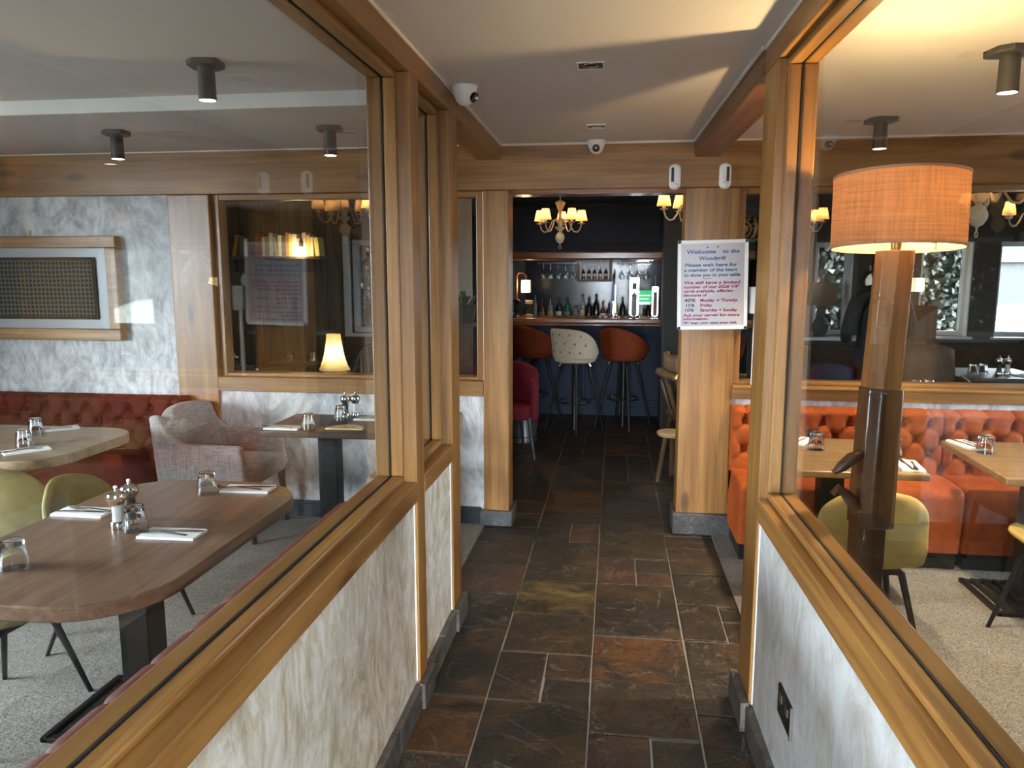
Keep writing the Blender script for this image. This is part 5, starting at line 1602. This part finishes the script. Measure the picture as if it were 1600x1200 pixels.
# plant and set table by the pale panel
sp = thing('plant_stand', 'brown wooden stand holding the strappy plant', 'stand', (-1.24, 6.30, 0))
MB().box(-.06, .06, -.06, .06, 0, 1.15).build('column', brownL, sp, smooth=False, bev=.005)
MB().box(-.1, .1, -.1, .1, 1.15, 1.18).build('top', brownL, sp, smooth=False, bev=.004)
pl = thing('potted_plant', 'strappy green plant in a dark pot by the pale panel', 'plant', (-1.24, 6.30, 1.18))
pl.scale = (1.5, 1.5, 1.5)
MB().lathe([(0.0005, 0), (.05, 0), (.07, .1), (.062, .1), (.055, .085), (0.0005, .085)], 16).build('pot', dbronze, pl)
leafM = plain('strap_leaf', (.05, .085, .03), .45)
for k in range(11):
    a = 2.4 * k
    L_ = random.uniform(.18, .32)
    d_ = random.uniform(.5, 1.0)
    def fn(u, v, a=a, L_=L_, d_=d_):
        r = .02 + L_ * v * d_
        zz = .08 + L_ * 1.1 * v - L_ * 1.3 * d_ * v * v
        w = .014 * math.sin(PI * min(1, v * .95 + .05)) ** .7 * (2 * u - 1)
        return (r * math.cos(a) - w * math.sin(a), r * math.sin(a) + w * math.cos(a), zz + abs(2 * u - 1) * .004)
    MB().grid(fn, 2, 10).build('leaf', leafM, pl, ang=80)
side_table(-1.10, 5.75, .74, 'round dark set table between the oak posts', .26)
for x, y, lab in ((-1.20, 5.66, 'tumbler at the post side of the set table between the oak posts'), (-1.10, 5.72, 'tumbler in the middle of the set table between the oak posts')):
    tumbler(x, y, lab, .74)
setting(-1.02, 5.64, .1, 'on the set table between the oak posts', z=.74)

# ---- beyond the lamp-side inner window
ck = thing('wall_clock', 'round white wall clock in dark ring between the windows', 'clock', (2.70, 8.598, 1.50))
RX = Matrix.Rotation(PI / 2, 4, 'X')
MB().lathe([(.095, 0), (.12, 0), (.12, .03), (.108, .04), (.095, .03)], 32).xf(RX).build('rim', dbronze, ck)
MB().lathe([(0.0005, .01), (.097, .01), (.097, .012), (0.0005, .014)], 32).xf(RX).build('dial', glow('clock_dial_glow', (.75, .8, .75), .25), ck)  # dial given a faint glow of its own; the clock is no lamp
MB().box(-.003, .003, -.02, -.016, 0, .065).box(0, .045, -.02, -.016, -.003, .003).build('hands', blackP, ck, smooth=False)
b = MB()
for k in range(12):
    a = PI * k / 6
    b.bar((.075 * math.cos(a), -.017, .075 * math.sin(a)), (.088 * math.cos(a), -.017, .088 * math.sin(a)), .005)
b.build('hour_marks', blackP, ck, smooth=False)
wlt = dup(lt, (3.09, 8.47, 1.13), 0, 'glowing square lantern on the wall beside the ivy window')
for c_ in list(wlt.children):
    if c_.name.startswith('crook'): D.objects.remove(c_)
MB().tube([(0, 0, .41), (0, 0, .47), (0, .07, .50), (0, .13, .50)], .008, 8).build('bracket', dbronze, wlt)
gl = thing('table_lamp', 'dark gourd table lamp with black shade on the window sill', 'lamp', (2.14, 8.44, .93))
MB().lathe([(0.0005, 0), (.05, 0), (.055, .01), (.08, .06), (.085, .11), (.06, .17), (.035, .20), (.045, .24), (.04, .28), (.015, .32), (.012, .40), (0.0005, .40)], 22).build('gourd_base', plain('celadon_dark', (.035, .05, .05), .12), gl)
MB().lathe([(.15, .33), (.12, .56)], 28).build('lamp_shade', plain('black_shade', (.02, .018, .016), .7), gl, ang=70)
sb = struct(MB().box(1.65, 2.6, 8.30, 8.60, .895, .93).build('trim_12', pvc, smooth=False, bev=.004), 'deep white window board under the gourd lamp', 'sill')
side_table(2.98, 6.55, .80, 'dark set table with mills in front of the ivy window', .34, sq=True)
tumbler(2.80, 6.42, 'tumbler at the clock end of the set table by the ivy window', .80)
tumbler(2.89, 6.46, 'second tumbler on the set table by the ivy window', .80)
mill(2.99, 6.42, pepperM, 'pepper mill on the set table by the ivy window', .80)
mill(3.06, 6.44, saltM, 'salt mill on the set table by the ivy window', .80)
setting(3.18, 6.40, .2, 'on the set table by the ivy window', z=.80)
side_table(2.05, 5.22, .84, 'dark table close behind the inner window', .26, sq=True)
tumbler(1.90, 5.10, 'tumbler close behind the inner window beside the lamp post', .84)
tumbler(1.99, 5.14, 'second tumbler close behind the inner window', .84)
setting(2.13, 5.12, .4, 'on the dark table close behind the inner window', z=.84)
side_table(2.62, 5.18, .86, 'oval-looking brown round table against the inner window', .27, walnutY)
bell_lamp((3.75, 6.4, .80), 'cream bell-shaded lamp on a table out at the window side', .25)
side_table(3.75, 6.4, .80, 'round dark table holding a lamp at the window side', .3)
sc_ = thing('club_chair', 'brown leather chair with curved wooden arm past the lamp post', 'chair', (2.40, 5.82, 0), math.radians(200))
MB().box(-.26, .26, -.24, .26, .30, .46).build('seat', brownL, sc_, bev=.03, seg=3)
o = MB().grid(lambda u, v: ((2 * u - 1) * .27, -.25 - .08 * v, .44 + .62 * v - .05 * abs(2 * u - 1) ** 3), 10, 8).build('backrest', brownL, sc_, ang=80)
m_ = o.modifiers.new('t', 'SOLIDIFY'); m_.thickness = .08; m_.offset = 0
for s in (-1, 1):
    MB().tube([(s * .30, -.25, .80), (s * .31, -.08, .72), (s * .31, .10, .68), (s * .31, .22, .62), (s * .31, .24, .5), (s * .30, .24, 0)], [.03, .032, .034, .034, .028, .018], 8).build('arm', lampdark, sc_)
    MB().tube([(s * .24, -.24, .32), (s * .25, -.28, 0)], [.024, .016], 8).build('leg', lampdark, sc_)
lc = thing('lectern', 'dark wooden lectern with sloping top past the lamp post', 'lectern', (2.42, 6.95, 0), math.radians(-75))
MB().box(-.18, .18, -.13, .13, 0, 1.04).build('body', lampdark, lc, smooth=False, bev=.006)
MB()._add([(-.22, -.18, 1.04), (.22, -.18, 1.04), (.22, .18, 1.04), (-.22, .18, 1.04), (-.22, -.18, 1.08), (.22, -.18, 1.08), (.22, .18, 1.32), (-.22, .18, 1.32)], [(3, 2, 1, 0), (4, 5, 6, 7), (0, 1, 5, 4), (1, 2, 6, 5), (2, 3, 7, 6), (3, 0, 4, 7)]).build('sloping_top', lampdark, lc, smooth=False, bev=.006)
bw = thing('dining_chair', 'blue-grey fabric chair below the gourd lamp', 'chair', (1.62, 6.2, 0), math.radians(160))
o = MB().grid(lambda u, v: ((2 * u - 1) * .2, -0.2 - .07 * v + .03 * (2 * u - 1) ** 2, .45 + .42 * v - .03 * abs(2 * u - 1) ** 3 * v), 10, 8).build('backrest', blueF, bw, ang=80)
m_ = o.modifiers.new('t', 'SOLIDIFY'); m_.thickness = .05; m_.offset = 0
MB().prism(rrect(-.21, .21, -.2, .22, .05), .40, .47).build('seat', blueF, bw, bev=.02, seg=3)
for sx, sy in ((1, 1), (-1, 1), (1, -1), (-1, -1)):
    MB().tube([(sx * .17, sy * .15, .40), (sx * .19, sy * .19, 0)], [.018, .012], 8).build('leg', blackM, bw)
# gold crest on the canopy end
em = thing('gold_crest', 'dull gold heraldic crest with lion and unicorn on the navy canopy', 'emblem', (1.325, 8.395, 2.05))
def rel(pts, r, n_='relief'):
    MB().tube([(x, -.008, z) for x, z in pts], r, 7).build(n_, gold, em)
MB().tube([(.06 * math.cos(a), -.008, -.01 + .075 * math.sin(a)) for a in [2 * PI * k / 20 for k in range(20)]], .010, 7, closed=True).build('garter', gold, em)
MB()._add([(-.035, -.01, .03), (.035, -.01, .03), (.035, -.01, -.02), (0, -.01, -.06), (-.035, -.01, -.02), (-.035, 0, .03), (.035, 0, .03), (.035, 0, -.02), (0, 0, -.06), (-.035, 0, -.02)], [(0, 1, 2, 3, 4), (9, 8, 7, 6, 5), (0, 5, 6, 1), (1, 6, 7, 2), (2, 7, 8, 3), (3, 8, 9, 4), (4, 9, 5, 0)]).build('shield', gold, em, smooth=False)
for s, nm in ((-1, 'lion'), (1, 'unicorn')):
    b = MB()
    P = lambda *q: [(s * x, -.008, z) for x, z in q]
    b.tube(P((.085, -.10), (.10, -.05), (.115, .0), (.11, .04), (.10, .075)), [.012, .018, .022, .02, .012], 8)
    b.ball((s * .098, -.008, .09), .022, 8, 6)
    b.tube(P((.11, .04), (.08, .05), (.062, .03)), [.010, .008, .006], 6)
    b.tube(P((.11, .02), (.085, .0), (.066, -.01)), [.010, .008, .006], 6)
    b.tube(P((.10, -.06), (.075, -.08), (.07, -.11)), [.011, .009, .008], 6)
    b.tube(P((.105, -.06), (.14, -.05), (.155, .0), (.145, .05), (.16, .08)), [.008, .007, .006, .007, .009], 6)
    if s > 0: b.tube(P((.095, .105), (.075, .15)), [.005, .002], 6)
    b.build(nm, gold, em)
MB().tube([(x, -.008, z) for x, z in ((-.04, .09), (-.05, .13), (-.02, .115), (0, .15), (.02, .115), (.05, .13), (.04, .09))], .008, 7).box(-.045, .045, -.016, 0, .08, .095).build('crown', gold, em)
MB().tube([(x, -.008, z) for x, z in ((-.14, -.11), (-.08, -.13), (0, -.115), (.08, -.13), (.14, -.11))], .014, 7).build('scroll', gold, em)

# ---- person in a dark jacket, back turned, one elbow bent
def person(loc, rz):
    t = thing('person', 'person in dark jacket standing with back turned behind the inner window', 'person', loc, rz)
    V, E, Rr = [], [], []
    def jt(p, r, par=None):
        V.append(p); Rr.append(r)
        if par is not None: E.append((par, len(V) - 1))
        return len(V) - 1
    pel = jt((0, 0, .95), (.165, .115))
    wst = jt((0, 0, 1.10), (.16, .11), pel)
    chs = jt((0, .0, 1.30), (.185, .12), wst)
    nkb = jt((0, -.01, 1.45), (.10, .085), chs)
    nk = jt((0, .0, 1.50), (.055, .055), nkb)
    hd = jt((0, .01, 1.58), (.075, .085), nk)
    hd2 = jt((0, .015, 1.655), (.078, .092), hd)
    jt((0, .01, 1.71), (.055, .065), hd2)
    for s in (-1, 1):
        sh_ = jt((s * .17, 0, 1.40), (.07, .07), nkb)
        el = jt((s * .26, -.03, 1.13), (.056, .056), sh_)
        wr = jt((s * .17, .20, 1.05), (.038, .038), el)
        ha = jt((s * .13, .26, 1.06), (.034, .022), wr)
        for k in range(4):
            f1 = jt((s * (.10 - .006 * k), .285, 1.085 - .02 * k), (.010, .010), ha)
            jt((s * (.075 - .004 * k), .29 - .004 * abs(k - 1.5), 1.083 - .02 * k), (.008, .008), f1)
        th = jt((s * .145, .285, 1.09), (.011, .011), ha)
        jt((s * .13, .305, 1.105), (.009, .009), th)
        hp = jt((s * .095, 0, .88), (.095, .10), pel)
        kn_ = jt((s * .11, .01, .49), (.062, .065), hp)
        an = jt((s * .115, -.02, .10), (.042, .045), kn_)
        jt((s * .13, .13, .035), (.045, .035), an)
    me = D.meshes.new('body')
    me.from_pydata(V, E, [])
    o = D.objects.new('body', me)
    C.objects.link(o)
    sm = o.modifiers.new('skin', 'SKIN')
    sv = me.skin_vertices[0].data if me.skin_vertices else None
    if sv is None:
        bpy.context.view_layer.objects.active = o
        bpy.ops.mesh.customdata_skin_add()
        sv = me.skin_vertices[0].data
    for q, r in zip(sv, Rr): q.radius = r
    sv[0].use_root = True
    ss = o.modifiers.new('sub', 'SUBSURF'); ss.levels = ss.render_levels = 2
    dg = bpy.context.evaluated_depsgraph_get()
    nm = D.meshes.new_from_object(o.evaluated_get(dg))
    D.objects.remove(o)
    for m_ in (jacketM, trouserM, skinM, shoeM, hairM): nm.materials.append(m_)
    for p in nm.polygons:
        c_ = p.center
        p.use_smooth = True
        hand = c_.y > .215 and 1.0 < c_.z < 1.2
        p.material_index = 2 if hand else 3 if c_.z < .085 else 1 if c_.z < .93 else 0 if c_.z < 1.50 else (4 if (c_.z > 1.67 or c_.y < .035) else 2)
    nm.name = 'body'
    inst(nm, 'body', t)
    MB().ball((0, -.005, 1.655), .098, 16, 10, (.92, 1.05, 1.02)).build('hair', hairM, t)
    for s in (-1, 1):
        MB().ball((s * .03, .098, 1.64), .012, 8, 6).build('eye', blackP, t)
        MB().ball((s * .085, .01, 1.63), .02, 8, 6, (.5, 1, 1.4)).build('ear', skinM, t)
    MB().tube([(0, .10, 1.645), (0, .125, 1.605), (0, .10, 1.60)], [.008, .014, .008], 8).build('nose', skinM, t)
    MB().tube([(-.022, .095, 1.57), (0, .103, 1.568), (.022, .095, 1.57)], .005, 6).build('mouth', plain('lip', (.3, .1, .08), .5), t)
    MB().lathe([(.20, .93), (.205, .97), (.20, 1.0), (.19, 1.0)], 20, wob=lambda a, j: 1 - .3 * abs(math.sin(a))).build('jacket_hem', jacketM, t)
    return t
person((2.08, 6.45, 0), math.radians(8))

# ================================================================ OUTSIDE
def leaves(name, label, n_, x0, x1, y, z0, z1, cols, size=(.05, .10), backing=None):
    mb = MB()
    for i in range(n_):
        c_ = Vector((random.uniform(x0, x1), y - random.uniform(0, .22), random.uniform(z0, z1)))
        s = random.uniform(*size)
        R_ = Matrix.Rotation(random.uniform(0, 6.28), 3, 'Y') @ Matrix.Rotation(random.uniform(-1.0, 1.0), 3, 'X') @ Matrix.Rotation(random.uniform(-.8, .8), 3, 'Z')
        q = [R_ @ Vector(p) + c_ for p in ((-s * .5, 0, 0), (0, .12 * s, -s * .7), (s * .5, 0, 0), (0, .12 * s, s * .8))]
        mb.cur = random.randrange(len(cols))
        mb._add(q, [(0, 1, 2, 3)])
    return tag(mb.build(name, cols, smooth=False), label, 'ivy', kind='stuff')
lv = [plain('ivy_leaf_%d' % k, c_, .45) for k, c_ in enumerate([(.016, .024, .013), (.026, .034, .021), (.04, .048, .035), (.010, .015, .008), (.08, .09, .075)])]
wI = struct(MB().box(1.2, 4.75, 10.75, 11.0, -.13, 3.2).build('wall_outside', plain('garden_wall', (.016, .018, .014), .9), smooth=False), 'garden wall behind the ivy outside', 'wall')
leaves('ivy', 'dense ivy covering the garden wall outside the bar windows', 10000, 1.2, 4.72, 10.75, -.1, 3.2, lv)
lv2 = [plain('pale_leaf_%d' % k, c_, .5) for k, c_ in enumerate([(.035, .035, .026), (.07, .066, .05), (.11, .105, .085), (.018, .018, .012)])]
wI2 = struct(MB().box(-4.2, -1.4, 8.25, 8.45, -.13, 3.2).build('wall_outside', plain('stone_wall', (.05, .046, .036), .9), smooth=False), 'stone garden wall outside the nook window', 'wall')
leaves('ivy', 'pale creeper over the stone wall outside the nook window', 5000, -4.2, -1.42, 8.25, -.1, 3.2, lv2, (.03, .06))
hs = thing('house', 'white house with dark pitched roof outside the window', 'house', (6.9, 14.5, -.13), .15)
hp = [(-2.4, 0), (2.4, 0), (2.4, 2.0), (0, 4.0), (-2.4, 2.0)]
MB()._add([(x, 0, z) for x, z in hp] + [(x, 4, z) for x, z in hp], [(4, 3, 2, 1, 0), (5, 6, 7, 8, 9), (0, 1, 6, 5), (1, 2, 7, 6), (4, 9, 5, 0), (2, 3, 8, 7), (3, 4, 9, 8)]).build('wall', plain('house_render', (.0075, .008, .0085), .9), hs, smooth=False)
for s in (-1, 1):
    MB()._add([(s * 2.6, -.2, 1.85), (0, -.2, 4.05), (0, 4.2, 4.05), (s * 2.6, 4.2, 1.85), (s * 2.6, -.2, 2.0), (0, -.2, 4.22), (0, 4.2, 4.22), (s * 2.6, 4.2, 2.0)], [(0, 1, 2, 3), (7, 6, 5, 4), (0, 4, 5, 1), (1, 5, 6, 2), (2, 6, 7, 3), (3, 7, 4, 0)]).build('roof_slope', plain('roof_slate', (.003, .003, .0035), .7), hs, smooth=False)
MB().box(-.4, .4, -.05, 0, 1.9, 2.6).build('window', blackP, hs, smooth=False)
bu = tag(MB().ball((0, 0, 0), 1.0, 14, 10, (1.5, 1, .95)).build('shrub', lv[3], loc=(6.3, 12.6, .2)), 'rounded green shrub in front of the white house', 'shrub')
tr_ = thing('bare_tree', 'leafless tree in front of the white house', 'tree', (8.4, 13.2, -.13))
bark = plain('bark', (.002, .002, .0017), .9)
def branch(p, d, L_, r, depth, mb):
    q = p + d * L_
    mid = p + d * L_ * .5 + Vector((random.uniform(-1, 1), random.uniform(-1, 1), 0)) * L_ * .05
    mb.tube([p, mid, q], [r, r * .85, r * .7], 6)
    if depth:
        for _ in range(3):
            nd = (d + Vector((random.uniform(-.8, .8), random.uniform(-.8, .8), random.uniform(-.2, .6)))).normalized()
            branch(q, nd, L_ * random.uniform(.6, .8), r * .62, depth - 1, mb)
b = MB(); branch(Vector((0, 0, 0)), Vector((0.05, 0, 1)).normalized(), 1.5, .09, 4, b); b.build('branches', bark, tr_)
